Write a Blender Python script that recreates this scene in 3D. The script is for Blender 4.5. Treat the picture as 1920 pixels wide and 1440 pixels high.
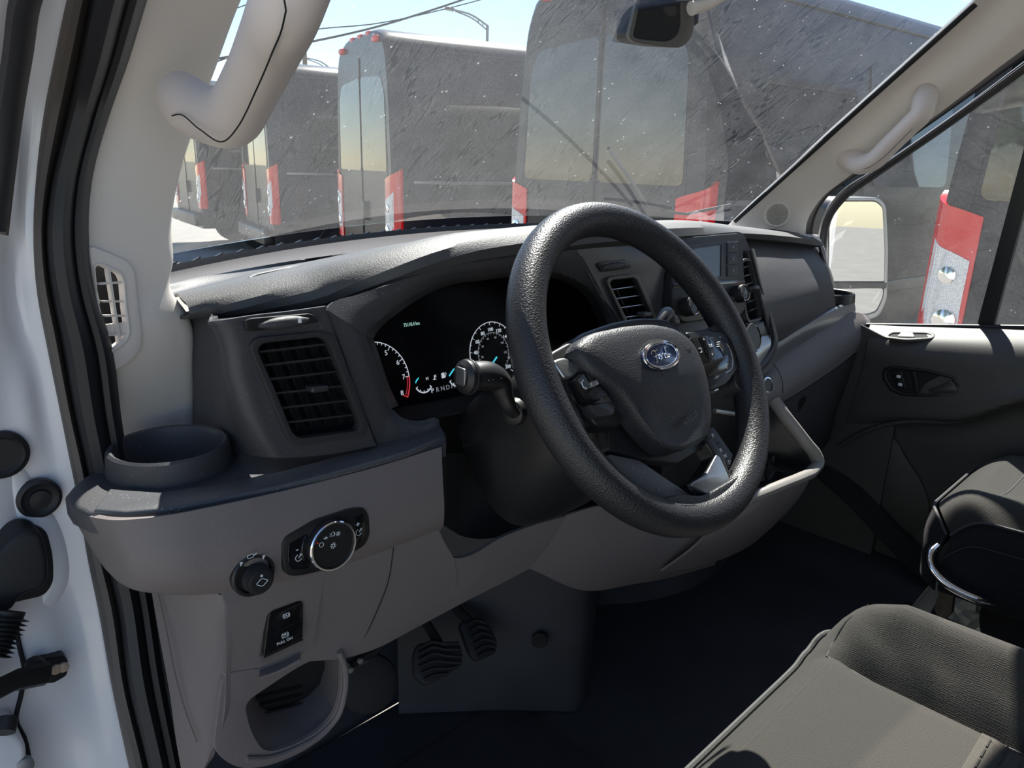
import bpy, bmesh, math, random
import numpy as np
from mathutils import Vector, Matrix, Euler
random.seed(7)
SC = bpy.context.scene
COL = SC.collection
for _o in list(bpy.data.objects): bpy.data.objects.remove(_o, do_unlink=True)

# ------------------------------------------------------------------ camera
FPX = 1390.0
YAW, PITCH, ROLL = [math.radians(a) for a in (44.74, 16.41, 1.66)]
CF = np.array([math.sin(YAW)*math.cos(PITCH), math.cos(YAW)*math.cos(PITCH), -math.sin(PITCH)])
_r = np.array([math.cos(YAW), -math.sin(YAW), 0.0]); _u = np.cross(_r, CF)
CR = math.cos(ROLL)*_r + math.sin(ROLL)*_u
CU = -math.sin(ROLL)*_r + math.cos(ROLL)*_u
cd = bpy.data.cameras.new('camera'); cam = bpy.data.objects.new('camera', cd); COL.objects.link(cam)
cd.sensor_fit = 'HORIZONTAL'; cd.sensor_width = 36.0; cd.lens = 36.0*FPX/1920.0
cd.clip_start = 0.01; cd.clip_end = 500
M = Matrix.Identity(4)
for i in range(3):
    M[i][0] = CR[i]; M[i][1] = CU[i]; M[i][2] = -CF[i]
cam.matrix_world = M
SC.camera = cam

# ------------------------------------------------------------------ light
SUN = Vector((0.60, 0.46, 1.0)).normalized()          # direction towards the sun
w = bpy.data.worlds.new('sky'); SC.world = w; w.use_nodes = True
nt = w.node_tree; nt.nodes.clear()
sk = nt.nodes.new('ShaderNodeTexSky'); sk.sky_type = 'NISHITA'; sk.sun_disc = False
sk.sun_elevation = math.asin(SUN.z); sk.sun_rotation = math.atan2(SUN.x, SUN.y)
sk.air_density = 0.9; sk.dust_density = 0.0; sk.ozone_density = 1.0; sk.altitude = 100
bg = nt.nodes.new('ShaderNodeBackground'); bg.inputs[1].default_value = 0.115
ow = nt.nodes.new('ShaderNodeOutputWorld')
nt.links.new(sk.outputs[0], bg.inputs[0]); nt.links.new(bg.outputs[0], ow.inputs[0])
sd = bpy.data.lights.new('sun', 'SUN'); sd.energy = 7.0; sd.angle = math.radians(0.53); sd.color = (1, 0.955, 0.88)
so = bpy.data.objects.new('sun', sd); COL.objects.link(so)
so.rotation_euler = SUN.to_track_quat('Z', 'Y').to_euler(); so.location = SUN*20
vs = SC.view_settings
SC.display_settings.display_device = 'sRGB'
vs.view_transform = 'Standard'; vs.look = 'None'; vs.gamma = 1.0; vs.use_curve_mapping = False
vs.exposure = 1.0

# ------------------------------------------------------------------ point finders
def ray(u, v): return CF*FPX + CR*(u-960.0) - CU*(v-720.0)
def W(u, v, x=None, y=None, z=None, pl=None):
    """the point of a plane (x=, y=, z= or (point, normal)) seen at a place of the picture"""
    d = ray(u, v)
    if x is not None: t = x/d[0]
    elif y is not None: t = y/d[1]
    elif z is not None: t = z/d[2]
    else:
        p, n = np.array(pl[0], float), np.array(pl[1], float); t = p.dot(n)/d.dot(n)
    return d*t
def hit(u, v, g, a=0.2, b=3.0):
    """first point of the surface g(p)=0 along a line of sight"""
    d = ray(u, v)/FPX; t0 = a; s0 = g(d*t0)
    for k in range(1, 241):
        t1 = a+(b-a)*k/240; s1 = g(d*t1)
        if s0*s1 <= 0:
            for _ in range(30):
                m = (t0+t1)/2; sm = g(d*m)
                if s0*sm <= 0: t1 = m
                else: t0, s0 = m, sm
            return d*t1
        t0, s0 = t1, s1
    return d*b
def A(*v): return np.array(v, float)
def unit(v): v = np.array(v, float); return v/np.linalg.norm(v)

# ------------------------------------------------------------------ geometry helpers: each gives (verts, faces)
def spline(P, n, closed=False, lin=False):
    P = np.array(P, float)
    if closed: P = np.vstack([P, P[:1]])
    L = np.linalg.norm(np.diff(P, axis=0), axis=1); L = np.maximum(L, 1e-6); T = np.concatenate([[0], np.cumsum(L)])
    q = np.linspace(0, T[-1], n+1)[:-1] if closed else np.linspace(0, T[-1], n)
    if lin or len(P) == 2:
        return np.stack([np.interp(q, T, P[:, k]) for k in range(P.shape[1])], 1)
    m = np.zeros_like(P)
    for i in range(1, len(P)-1):
        h0, h1 = L[i-1], L[i]
        m[i] = ((P[i]-P[i-1])/h0*h1 + (P[i+1]-P[i])/h1*h0)/(h0+h1)
    if closed:
        h0, h1 = L[-1], L[0]
        m[0] = m[-1] = ((P[-1]-P[-2])/h0*h1 + (P[1]-P[0])/h1*h0)/(h0+h1)
    else:
        m[0] = (P[1]-P[0])/L[0]; m[-1] = (P[-1]-P[-2])/L[-1]
    out = []
    for t in q:
        i = min(np.searchsorted(T, t, 'right')-1, len(P)-2); h = L[i]; s = (t-T[i])/h
        out.append((2*s**3-3*s**2+1)*P[i] + (s**3-2*s**2+s)*h*m[i] + (-2*s**3+3*s**2)*P[i+1] + (s**3-s**2)*h*m[i+1])
    return np.array(out)
def grid(G, closed_u=False, closed_v=False):
    G = np.array(G); a, b = G.shape[:2]; V = [tuple(p) for p in G.reshape(-1, 3)]; Fc = []
    for i in range(a if closed_v else a-1):
        for j in range(b if closed_u else b-1):
            i2, j2 = (i+1) % a, (j+1) % b
            Fc.append((i*b+j, i*b+j2, i2*b+j2, i2*b+j))
    return V, Fc
def loft(rows, nu=40, nv=24, lin_u=False, lin_v=False, closed_u=False):
    R = np.array([spline(r, nu, closed_u, lin_u) for r in rows])
    G = np.array([spline(R[:, j], nv, False, lin_v) for j in range(R.shape[1])]).transpose(1, 0, 2)
    return grid(G, closed_u)
def facing(g, eye=(0, 0, 0)):
    """turn faces so that on the whole they look towards a point"""
    V, Fc = g; s = 0; eye = np.array(eye, float); VA = np.array(V)
    for fc in Fc:
        p = VA[list(fc)]; n = np.cross(p[1]-p[0], p[2]-p[0]); s += n.dot(eye-p.mean(0))
    return g if s > 0 else (V, [tuple(reversed(fc)) for fc in Fc])
def thick(g, t, eye=(0, 0, 0)):
    """give a sheet a body: t metres away from the point it looks at"""
    V, Fc = facing(g, eye); VA = np.array(V); N = np.zeros_like(VA)
    for fc in Fc:
        p = VA[list(fc)]
        for k in range(1, len(fc)-1):
            n = np.cross(p[k]-p[0], p[k+1]-p[0])
            for i in fc: N[i] += n
    N /= np.maximum(np.linalg.norm(N, axis=1), 1e-12)[:, None]
    n0 = len(V); V2 = list(V)+[tuple(p) for p in VA-N*t]; F2 = list(Fc)+[tuple(i+n0 for i in reversed(fc)) for fc in Fc]
    cnt = {}
    for fc in Fc:
        for k in range(len(fc)):
            e = (fc[k], fc[(k+1) % len(fc)]); cnt[e] = 1
    for (a, b) in list(cnt):
        if (b, a) not in cnt: F2.append((b, a, a+n0, b+n0))
    return V2, F2
def cut(g, outline):
    """leave out the faces of a sheet that lie inside an opening (outline given as seen)"""
    V, Fc = g; O = np.array(outline, float); keep = []
    P = np.array(V); d = P@CF; Q = np.stack([960+FPX*(P@CR)/d, 720-FPX*(P@CU)/d], 1)
    for f in Fc:
        x, y = Q[list(f)].mean(0); ins = False
        for i in range(len(O)):
            (x0, y0), (x1, y1) = O[i-1], O[i]
            if (y0 > y) != (y1 > y) and x < (x1-x0)*(y-y0)/(y1-y0)+x0: ins = not ins
        if not ins: keep.append(f)
    return V, keep
def bm_geo(bm):
    bm.verts.ensure_lookup_table(); bm.verts.index_update()
    g = [tuple(v.co) for v in bm.verts], [tuple(v.index for v in f.verts) for f in bm.faces]
    bm.free(); return g
def plate(P, n, t, bev=0.0, seg=2, holes=(), bevall=False):
    """flat body: outline P (front face, looking along n), t deep, front edges rounded"""
    n = unit(n); P = [np.array(p, float) for p in P]
    bm = bmesh.new()
    loops = [P]+[list(map(lambda q: np.array(q, float), h)) for h in holes]
    fes = []
    if not holes:
        vs_ = [bm.verts.new(p) for p in P]; f = bm.faces.new(vs_); f.normal_update()
        if f.normal.dot(Vector(n)) < 0: f.normal_flip()
        fes = [f]
    else:
        es = []
        for lp in loops:
            vs_ = [bm.verts.new(p) for p in lp]
            for k in range(len(vs_)): es.append(bm.edges.new((vs_[k], vs_[(k+1) % len(vs_)])))
        r = bmesh.ops.triangle_fill(bm, use_beauty=True, use_dissolve=False, edges=es, normal=Vector(n))
        fes = [e for e in r['geom'] if isinstance(e, bmesh.types.BMFace)]
        for f in fes:
            f.normal_update()
            if f.normal.dot(Vector(n)) < 0: f.normal_flip()
    front = set(fes)
    be = [e for e in bm.edges if len(e.link_faces) == 1]
    r = bmesh.ops.extrude_face_region(bm, geom=fes)          # the copy becomes the back
    vs2 = [e for e in r['geom'] if isinstance(e, bmesh.types.BMVert)]
    bmesh.ops.translate(bm, verts=vs2, vec=Vector(n)*t)      # move copies forward, then all back
    bmesh.ops.translate(bm, verts=bm.verts[:], vec=-Vector(n)*t)
    bmesh.ops.recalc_face_normals(bm, faces=bm.faces[:])
    if bev > 0:
        ed = []
        vset = set(vs2)
        for e in bm.edges:
            if len(e.link_faces) == 2 and e.calc_face_angle(0) > 0.6:
                if bevall or (e.verts[0] in vset and e.verts[1] in vset): ed.append(e)
        bmesh.ops.bevel(bm, geom=ed, offset=bev, segments=seg, profile=0.5, affect='EDGES', clamp_overlap=True)
    return bm_geo(bm)
def box(c, s, R=None, bev=0.0, seg=2):
    bm = bmesh.new(); bmesh.ops.create_cube(bm, size=1.0)
    for v in bm.verts: v.co = Vector((v.co.x*s[0], v.co.y*s[1], v.co.z*s[2]))
    if bev > 0: bmesh.ops.bevel(bm, geom=bm.edges[:], offset=bev, segments=seg, profile=0.5, affect='EDGES', clamp_overlap=True)
    V, Fc = bm_geo(bm); VA = np.array(V)
    if R is not None: VA = VA @ np.array(R, float)           # rows of R are the box's axes
    return [tuple(p) for p in VA+np.array(c, float)], Fc
def tube(P, r, n=10, closed=False, smooth=0, caps=True, up=(0, 0, 1), sx=1.0, sy=1.0):
    """swept round body; r a number or one per point"""
    P = np.array(P, float); r = np.full(len(P), r, float) if np.isscalar(r) else np.array(r, float)
    if smooth:
        Q = spline(np.hstack([P, r[:, None]]), smooth, closed); P, r = Q[:, :3], Q[:, 3]
    m = len(P); G = []; prev = None
    for i in range(m):
        a = P[(i-1) % m] if (closed or i > 0) else P[i]; b = P[(i+1) % m] if (closed or i < m-1) else P[i]
        t = unit(b-a)
        if prev is None:
            x = np.cross(np.array(up, float), t)
            if np.linalg.norm(x) < 1e-3: x = np.cross(A(1, 0.1, 0), t)
        else: x = prev-t*prev.dot(t)
        x = unit(x); y = np.cross(t, x); prev = x
        G.append([P[i]+r[i]*(sx*math.cos(k*2*math.pi/n)*x+sy*math.sin(k*2*math.pi/n)*y) for k in range(n)])
    V, Fc = grid(G, True, closed)
    if caps and not closed:
        Fc.append(tuple(reversed(range(n)))); Fc.append(tuple((m-1)*n+k for k in range(n)))
    return V, Fc
def lathe(c, ax, prof, n=32, a0=(0, 0, 1), caps=True):
    """turned body about ax through c: prof is [(radius, height along ax), ...]"""
    ax = unit(ax); x = np.cross(np.array(a0, float), ax)
    if np.linalg.norm(x) < 1e-3: x = np.cross(A(1, 0, 0), ax)
    x = unit(x); y = np.cross(ax, x); c = np.array(c, float)
    G = [[c+ax*h+rr*(math.cos(k*2*math.pi/n)*x+math.sin(k*2*math.pi/n)*y) for k in range(n)] for rr, h in prof]
    V, Fc = grid(G, True)
    if caps and prof[0][0] > 1e-5: Fc.append(tuple(reversed(range(n))))
    if caps and prof[-1][0] > 1e-5: Fc.append(tuple((len(prof)-1)*n+k for k in range(n)))
    return V, Fc
def join(*gs):
    V, Fc = [], []
    for v, f in gs:
        o = len(V); V += list(v); Fc += [tuple(i+o for i in fc) for fc in f]
    return V, Fc
def arc(c, r, a0, a1, n, ex=(1, 0, 0), ey=(0, 0, 1)):
    c, ex, ey = np.array(c, float), np.array(ex, float), np.array(ey, float)
    return [c+r*(math.cos(math.radians(a))*ex+math.sin(math.radians(a))*ey) for a in np.linspace(a0, a1, n)]
def rrect(c, ex, ey, w_, h_, r, n=5):
    """rounded rectangle outline"""
    c, ex, ey = np.array(c, float), unit(ex), unit(ey); out = []
    for sx, sy, a in ((1, 1, 0), (-1, 1, 90), (-1, -1, 180), (1, -1, 270)):
        q = c+ex*sx*(w_/2-r)+ey*sy*(h_/2-r)
        out += arc(q, r, a, a+90, n, ex, ey)
    return out
def roundpoly(P, r, n=5):
    """round the corners of an outline"""
    P = [np.array(p, float) for p in P]; out = []; m = len(P)
    for i in range(m):
        a, b, c = P[i-1], P[i], P[(i+1) % m]
        rr = min(r, np.linalg.norm(a-b)*0.48, np.linalg.norm(c-b)*0.48)
        p0, p1 = b+unit(a-b)*rr, b+unit(c-b)*rr
        for t in np.linspace(0, 1, n): out.append((1-t)**2*p0+2*t*(1-t)*b+t*t*p1)
    return out

# ------------------------------------------------------------------ objects
ORG = {}
def tag(o, label=None, cat=None, group=None, kind=None):
    if label: o['label'] = label
    if cat: o['category'] = cat
    if group: o['group'] = group
    if kind: o['kind'] = kind
    return o
def thing(name, label, cat, loc=(0, 0, 0), group=None, kind=None):
    o = bpy.data.objects.new(name, None); o.empty_display_size = 0.05; COL.objects.link(o)
    o.location = Vector(loc); ORG[o] = np.array(loc, float)
    return tag(o, label, cat, group, kind)
def mesh_of(name, g, mat, org, ang=35):
    V = (np.array(g[0], float)-org)
    me = bpy.data.meshes.new(name); me.from_pydata([tuple(p) for p in V], [], [tuple(f) for f in g[1]])
    me.validate(); me.update()
    for p in me.polygons: p.use_smooth = True
    me.set_sharp_from_angle(angle=math.radians(ang))
    me.materials.append(mat); return me
def part(name, g, mat, parent, label=None, kind=None, ang=35):
    o = bpy.data.objects.new(name, mesh_of(name, g, mat, ORG[parent], ang)); COL.objects.link(o)
    o.parent = parent; ORG[o] = ORG[parent]
    return tag(o, label, None, None, kind)
def solo(name, g, mat, label=None, cat=None, group=None, kind=None, ang=35):
    V = np.array(g[0]); org = np.array([(V[:, 0].min()+V[:, 0].max())/2, (V[:, 1].min()+V[:, 1].max())/2, V[:, 2].min()])
    o = bpy.data.objects.new(name, mesh_of(name, g, mat, org, ang)); COL.objects.link(o)
    o.location = Vector(org); ORG[o] = org
    return tag(o, label, cat, group, kind)
def text_geo(s, o, ex, ey, size, align='CENTER', depth=0.0003, sx=1.0):
    """lettering standing on a plane: o its middle, ex along the line, ey up"""
    c = bpy.data.curves.new('t', 'FONT'); c.body = s; c.size = size; c.align_x = align; c.align_y = 'CENTER'
    c.extrude = depth; c.resolution_u = 3
    ob = bpy.data.objects.new('t', c); COL.objects.link(ob)
    dg = bpy.context.evaluated_depsgraph_get(); me = bpy.data.meshes.new_from_object(ob.evaluated_get(dg))
    ex, ey = unit(ex), unit(ey); n = np.cross(ex, ey); o = np.array(o, float)
    V = [tuple(o+ex*v.co.x*sx+ey*v.co.y+n*v.co.z) for v in me.vertices]; Fc = [tuple(p.vertices) for p in me.polygons]
    bpy.data.objects.remove(ob, do_unlink=True); bpy.data.curves.remove(c); bpy.data.meshes.remove(me)
    return V, Fc
def copy_tree(o, parent=None):
    c = o.copy(); COL.objects.link(c); c.parent = parent
    for ch in list(o.children): copy_tree(ch, c)
    return c
# ------------------------------------------------------------------ materials
def mat(name, col, rough=0.5, metal=0.0, bump=0.0, scale=800.0, spec=0.5, coat=0.0, var=0.0, vscale=30.0, kind='noise', emit=None, estr=1.0, sheen=0.0, dust=0.0):
    m = bpy.data.materials.new(name); m.use_nodes = True; t = m.node_tree; b = t.nodes['Principled BSDF']
    b.inputs['Base Color'].default_value = (*col, 1); b.inputs['Roughness'].default_value = rough
    b.inputs['Metallic'].default_value = metal; b.inputs['Specular IOR Level'].default_value = spec
    b.inputs['Coat Weight'].default_value = coat; b.inputs['Coat Roughness'].default_value = 0.05
    if sheen: b.inputs['Sheen Weight'].default_value = sheen
    if emit: b.inputs['Emission Color'].default_value = (*emit, 1); b.inputs['Emission Strength'].default_value = estr
    tc = t.nodes.new('ShaderNodeNewGeometry')
    if bump > 0:
        if kind == 'leather':
            n = t.nodes.new('ShaderNodeTexVoronoi'); n.feature = 'F1'; n.inputs['Scale'].default_value = scale; out = n.outputs['Distance']
        elif kind == 'weave':
            n = t.nodes.new('ShaderNodeTexVoronoi'); n.feature = 'F1'; n.inputs['Scale'].default_value = scale; n.inputs['Randomness'].default_value = 0.35; out = n.outputs['Distance']
        else:
            n = t.nodes.new('ShaderNodeTexNoise'); n.inputs['Scale'].default_value = scale; n.inputs['Detail'].default_value = 2.0; out = n.outputs['Fac']
        t.links.new(tc.outputs['Position'], n.inputs['Vector'])
        bp = t.nodes.new('ShaderNodeBump'); bp.inputs['Strength'].default_value = bump; bp.inputs['Distance'].default_value = 0.0006
        t.links.new(out, bp.inputs['Height']); t.links.new(bp.outputs[0], b.inputs['Normal'])
        if kind == 'weave':
            mx = t.nodes.new('ShaderNodeMix'); mx.data_type = 'RGBA'
            mx.inputs['A'].default_value = (*[c*1.35 for c in col], 1); mx.inputs['B'].default_value = (*[c*0.45 for c in col], 1)
            t.links.new(out, mx.inputs['Factor']); t.links.new(mx.outputs['Result'], b.inputs['Base Color'])
    if var > 0:
        n2 = t.nodes.new('ShaderNodeTexNoise'); n2.inputs['Scale'].default_value = vscale; n2.inputs['Detail'].default_value = 5.0
        t.links.new(tc.outputs['Position'], n2.inputs['Vector'])
        mx = t.nodes.new('ShaderNodeMix'); mx.data_type = 'RGBA'
        mx.inputs['A'].default_value = (*[c*(1-var) for c in col], 1); mx.inputs['B'].default_value = (*[min(1, c*(1+var)) for c in col], 1)
        t.links.new(n2.outputs['Fac'], mx.inputs['Factor']); t.links.new(mx.outputs['Result'], b.inputs['Base Color'])
    if dust > 0:       # loose pale dust lying in specks
        n3 = t.nodes.new('ShaderNodeTexNoise'); n3.inputs['Scale'].default_value = 420; n3.inputs['Detail'].default_value = 1.0
        t.links.new(tc.outputs['Position'], n3.inputs['Vector'])
        rp = t.nodes.new('ShaderNodeValToRGB'); rp.color_ramp.elements[0].position = 0.70; rp.color_ramp.elements[1].position = 0.78
        rp.color_ramp.elements[1].color = (dust, dust, dust, 1)
        t.links.new(n3.outputs['Fac'], rp.inputs['Fac'])
        mx = t.nodes.new('ShaderNodeMix'); mx.data_type = 'RGBA'; mx.inputs['B'].default_value = (0.5, 0.48, 0.44, 1)
        src = b.inputs['Base Color'].links[0].from_socket if b.inputs['Base Color'].is_linked else None
        if src: t.links.new(src, mx.inputs['A'])
        else: mx.inputs['A'].default_value = (*col, 1)
        t.links.new(rp.outputs[0], mx.inputs['Factor']); t.links.new(mx.outputs['Result'], b.inputs['Base Color'])
    return m
def glass_mat(name, film, streak, speck, tint=(0.9, 0.93, 0.93), fcol=(0.62, 0.63, 0.64), gloss=1.5, line_dir=(1, 0, 0)):
    """clear pane under a film of road dust: film = even veil, streak = dried run marks, speck = spots"""
    m = bpy.data.materials.new(name); m.use_nodes = True; t = m.node_tree; t.nodes.clear(); N = t.nodes.new; L = t.links.new
    out = N('ShaderNodeOutputMaterial'); geo = N('ShaderNodeNewGeometry')
    tr = N('ShaderNodeBsdfTransparent'); tr.inputs[0].default_value = (*tint, 1)
    gl = N('ShaderNodeBsdfGlossy'); gl.inputs['Roughness'].default_value = 0.02; gl.inputs[0].default_value = (1, 1, 1, 1)
    fr = N('ShaderNodeFresnel'); fr.inputs[0].default_value = 1.5
    fm = N('ShaderNodeMath'); fm.operation = 'MULTIPLY'; fm.inputs[1].default_value = gloss; L(fr.outputs[0], fm.inputs[0])
    m1 = N('ShaderNodeMixShader'); L(fm.outputs[0], m1.inputs[0]); L(tr.outputs[0], m1.inputs[1]); L(gl.outputs[0], m1.inputs[2])
    df = N('ShaderNodeBsdfDiffuse'); tl = N('ShaderNodeBsdfTranslucent')
    df.inputs[0].default_value = (*fcol, 1); tl.inputs[0].default_value = (*fcol, 1)
    m2 = N('ShaderNodeMixShader'); m2.inputs[0].default_value = 0.6; L(df.outputs[0], m2.inputs[1]); L(tl.outputs[0], m2.inputs[2])
    # dust amount
    def noise(sc, det, rough=0.5, dist=0.0, vec=None):
        n = N('ShaderNodeTexNoise'); n.inputs['Scale'].default_value = sc; n.inputs['Detail'].default_value = det
        n.inputs['Roughness'].default_value = rough; n.inputs['Distortion'].default_value = dist
        L(vec if vec else geo.outputs['Position'], n.inputs['Vector']); return n.outputs['Fac']
    def ramp(src, a, b, lo=0.0, hi=1.0):
        r = N('ShaderNodeMapRange'); r.inputs['From Min'].default_value = a; r.inputs['From Max'].default_value = b
        r.inputs['To Min'].default_value = lo; r.inputs['To Max'].default_value = hi; L(src, r.inputs['Value']); return r.outputs[0]
    def math2(op, a, b):
        n = N('ShaderNodeMath'); n.operation = op
        for k, s in enumerate((a, b)):
            if isinstance(s, (int, float)): n.inputs[k].default_value = s
            else: L(s, n.inputs[k])
        return n.outputs[0]
    base = math2('MULTIPLY', ramp(noise(14, 4), 0.3, 0.7, 0.75, 1.25), film)
    fine = math2('MULTIPLY', ramp(noise(520, 2, 0.7), 0.35, 0.7, 0.55, 1.6), base)
    # thin wandering run marks, dark (dust washed away) and pale at their rims
    mp = N('ShaderNodeMapping'); mp.inputs['Scale'].default_value = (72, 8, 8); mp.inputs['Rotation'].default_value = (0, 0, math.radians(0))
    vr = N('ShaderNodeVectorMath'); vr.operation = 'ADD'; L(geo.outputs['Position'], vr.inputs[0]); vr.inputs[1].default_value = (3, 5, 7)
    # run marks lean to one side
    sh = N('ShaderNodeVectorRotate'); sh.rotation_type = 'AXIS_ANGLE'; sh.inputs['Axis'].default_value = (0, 0.62, 0.78); sh.inputs['Angle'].default_value = math.radians(-5)
    L(vr.outputs[0], sh.inputs['Vector']); L(sh.outputs[0], mp.inputs['Vector'])
    vo = N('ShaderNodeTexVoronoi'); vo.feature = 'DISTANCE_TO_EDGE'; vo.inputs['Scale'].default_value = 1.0; vo.inputs['Randomness'].default_value = 1.0
    wb = N('ShaderNodeTexNoise'); wb.inputs['Scale'].default_value = 0.9; wb.inputs['Detail'].default_value = 3.0; L(mp.outputs[0], wb.inputs['Vector'])
    wv = N('ShaderNodeVectorMath'); wv.operation = 'MULTIPLY_ADD'; L(wb.outputs['Color'], wv.inputs[0]); wv.inputs[1].default_value = (0.9, 0.9, 0.9); L(mp.outputs[0], wv.inputs[2])
    L(wv.outputs[0], vo.inputs['Vector'])
    ln = ramp(vo.outputs['Distance'], 0.012, 0.05, 1.0, 0.0)
    keep = ramp(noise(6, 4), 0.36, 0.58, 0.15, 0.8)
    rim = math2('MULTIPLY', ramp(vo.outputs['Distance'], 0.05, 0.06), ramp(vo.outputs['Distance'], 0.07, 0.10, 1.0, 0.0))
    rim = math2('MULTIPLY', math2('MULTIPLY', rim, keep), 0.045*streak)
    lnm = math2('MULTIPLY', math2('MULTIPLY', ln, keep), streak)
    dark = math2('SUBTRACT', 1.0, math2('MULTIPLY', lnm, 0.85)); d1 = math2('ADD', math2('MULTIPLY', fine, dark), rim)
    # spots
    vs_ = N('ShaderNodeTexVoronoi'); vs_.feature = 'F1'; vs_.inputs['Scale'].default_value = 75; L(geo.outputs['Position'], vs_.inputs['Vector'])
    gate = ramp(noise(33, 1), 0.6, 0.64)
    sp = math2('MULTIPLY', math2('MULTIPLY', ramp(vs_.outputs['Distance'], 0.10, 0.16, 1.0, 0.0), gate), speck)
    # short bright scratches
    fs = math2('MULTIPLY', ramp(noise(900, 1), 0.72, 0.78), speck*0.55)
    tot = math2('MINIMUM', math2('ADD', math2('ADD', d1, sp), fs), 0.9)
    m3 = N('ShaderNodeMixShader'); L(tot, m3.inputs[0]); L(m1.outputs[0], m3.inputs[1]); L(m2.outputs[0], m3.inputs[2])
    L(m3.outputs[0], out.inputs[0]); return m
def clear_mat(name, tint=(1, 1, 1), gloss=1.0, rough=0.02):
    m = bpy.data.materials.new(name); m.use_nodes = True; t = m.node_tree; t.nodes.clear(); N = t.nodes.new; L = t.links.new
    out = N('ShaderNodeOutputMaterial'); tr = N('ShaderNodeBsdfTransparent'); tr.inputs[0].default_value = (*tint, 1)
    gl = N('ShaderNodeBsdfGlossy'); gl.inputs['Roughness'].default_value = rough
    fr = N('ShaderNodeFresnel'); fr.inputs[0].default_value = 1.5
    fm = N('ShaderNodeMath'); fm.operation = 'MULTIPLY'; fm.inputs[1].default_value = gloss; L(fr.outputs[0], fm.inputs[0])
    m1 = N('ShaderNodeMixShader'); L(fm.outputs[0], m1.inputs[0]); L(tr.outputs[0], m1.inputs[1]); L(gl.outputs[0], m1.inputs[2])
    L(m1.outputs[0], out.inputs[0]); return m

PAD = mat('dash_pad_plastic', (0.045, 0.045, 0.047), 0.60, bump=0.8, scale=520, spec=0.75)
DASH = mat('charcoal_plastic', (0.052, 0.051, 0.056), 0.52, bump=0.45, scale=620, spec=0.45, dust=0.25)
DASHC = mat('centre_panel_plastic', (0.075, 0.077, 0.084), 0.40, bump=0.3, scale=700, dust=0.5)  # albedo raised to stand in for sky mirrored in the centre panel
BEZ = mat('vent_bezel_plastic', (0.035, 0.034, 0.036), 0.38, bump=0.1, scale=900)
BLK = mat('satin_black_plastic', (0.012, 0.012, 0.013), 0.42, bump=0.08, scale=900)
GLOSS = mat('gloss_black_plastic', (0.008, 0.008, 0.009), 0.12, coat=0.3)
DARK = mat('matt_black_plastic', (0.006, 0.006, 0.007), 0.8)
BROWN = mat('warm_grey_plastic', (0.170, 0.148, 0.146), 0.55, bump=0.5, scale=560, spec=0.4)
GREYP = mat('pillar_trim_plastic', (0.73, 0.68, 0.63), 0.6, bump=0.22, scale=1100, spec=0.35)
HANDM = mat('grab_handle_plastic', (0.68, 0.605, 0.565), 0.5, bump=0.1, scale=1200, spec=0.4)
WHITE = mat('white_paint', (0.78, 0.775, 0.80), 0.30, coat=0.4, var=0.04, vscale=6)
RUB = mat('seal_rubber', (0.014, 0.014, 0.016), 0.55, bump=0.1, scale=600)
RUBG = mat('seal_flange_rubber', (0.10, 0.085, 0.075), 0.6, bump=0.15, scale=300)
RIM = mat('steering_rim_leather', (0.018, 0.018, 0.021), 0.42, bump=0.75, scale=520, kind='leather', spec=0.55)
BAG = mat('airbag_cover_vinyl', (0.020, 0.021, 0.025), 0.47, bump=0.55, scale=620, kind='leather')
SILV = mat('satin_silver', (0.42, 0.43, 0.44), 0.32, metal=0.9)
CHR = mat('chrome', (0.80, 0.80, 0.82), 0.10, metal=1.0)
STEEL = mat('painted_steel', (0.30, 0.30, 0.29), 0.35, metal=0.7)
PRINT = mat('pale_print', (0.72, 0.74, 0.76), 0.5)
LCD = mat('grey_lcd', (0.10, 0.105, 0.11), 0.22)
SCREEN = mat('instrument_glass', (0.004, 0.004, 0.005), 0.22, spec=0.12)
GLOW = mat('lit_dial_print', (0.6, 0.62, 0.65), 0.5, emit=(0.80, 0.86, 0.95), estr=0.24)
GLOWR = mat('lit_red_print', (0.5, 0.03, 0.04), 0.5, emit=(0.85, 0.06, 0.08), estr=0.22)
GLOWC = mat('lit_cyan_needle', (0.05, 0.4, 0.5), 0.5, emit=(0.06, 0.55, 0.70), estr=0.5)
GLOWG = mat('lit_green_print', (0.3, 0.55, 0.5), 0.5, emit=(0.45, 0.75, 0.68), estr=0.25)
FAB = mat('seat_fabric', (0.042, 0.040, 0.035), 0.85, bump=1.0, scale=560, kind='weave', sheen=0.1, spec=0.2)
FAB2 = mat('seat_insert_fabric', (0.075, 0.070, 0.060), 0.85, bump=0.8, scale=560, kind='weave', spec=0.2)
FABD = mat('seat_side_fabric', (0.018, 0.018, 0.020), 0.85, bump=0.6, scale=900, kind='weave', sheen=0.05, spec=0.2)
PIPE = mat('seam_piping', (0.05, 0.05, 0.05), 0.7, bump=1.0, scale=420)
MAT_ = mat('floor_mat_rubber', (0.034, 0.035, 0.042), 0.6, bump=0.35, scale=260, var=0.5, vscale=9)
BLUE = mat('badge_blue', (0.008, 0.018, 0.07), 0.2, coat=0.5)
DOORP = mat('door_panel_plastic', (0.060, 0.056, 0.052), 0.55, bump=0.4, scale=560)
BLKPAINT = mat('black_van_paint', (0.011, 0.013, 0.019), 0.32, spec=0.35)
VANGL = mat('van_tinted_glass', (0.004, 0.005, 0.006), 0.03, spec=0.9)
RED = mat('tail_lamp_red', (0.75, 0.006, 0.012), 0.18, coat=0.5)
FRAMEHI = mat('mirror_frame_highlight', (0.10, 0.095, 0.09), 0.45)  # lightened to stand in for the frame's edge highlight
CUBLIP = mat('sunlit_cubby_lip', (0.22, 0.205, 0.19), 0.5, bump=0.3, scale=560)  # sunlight on the lip put into its paler colour
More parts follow.
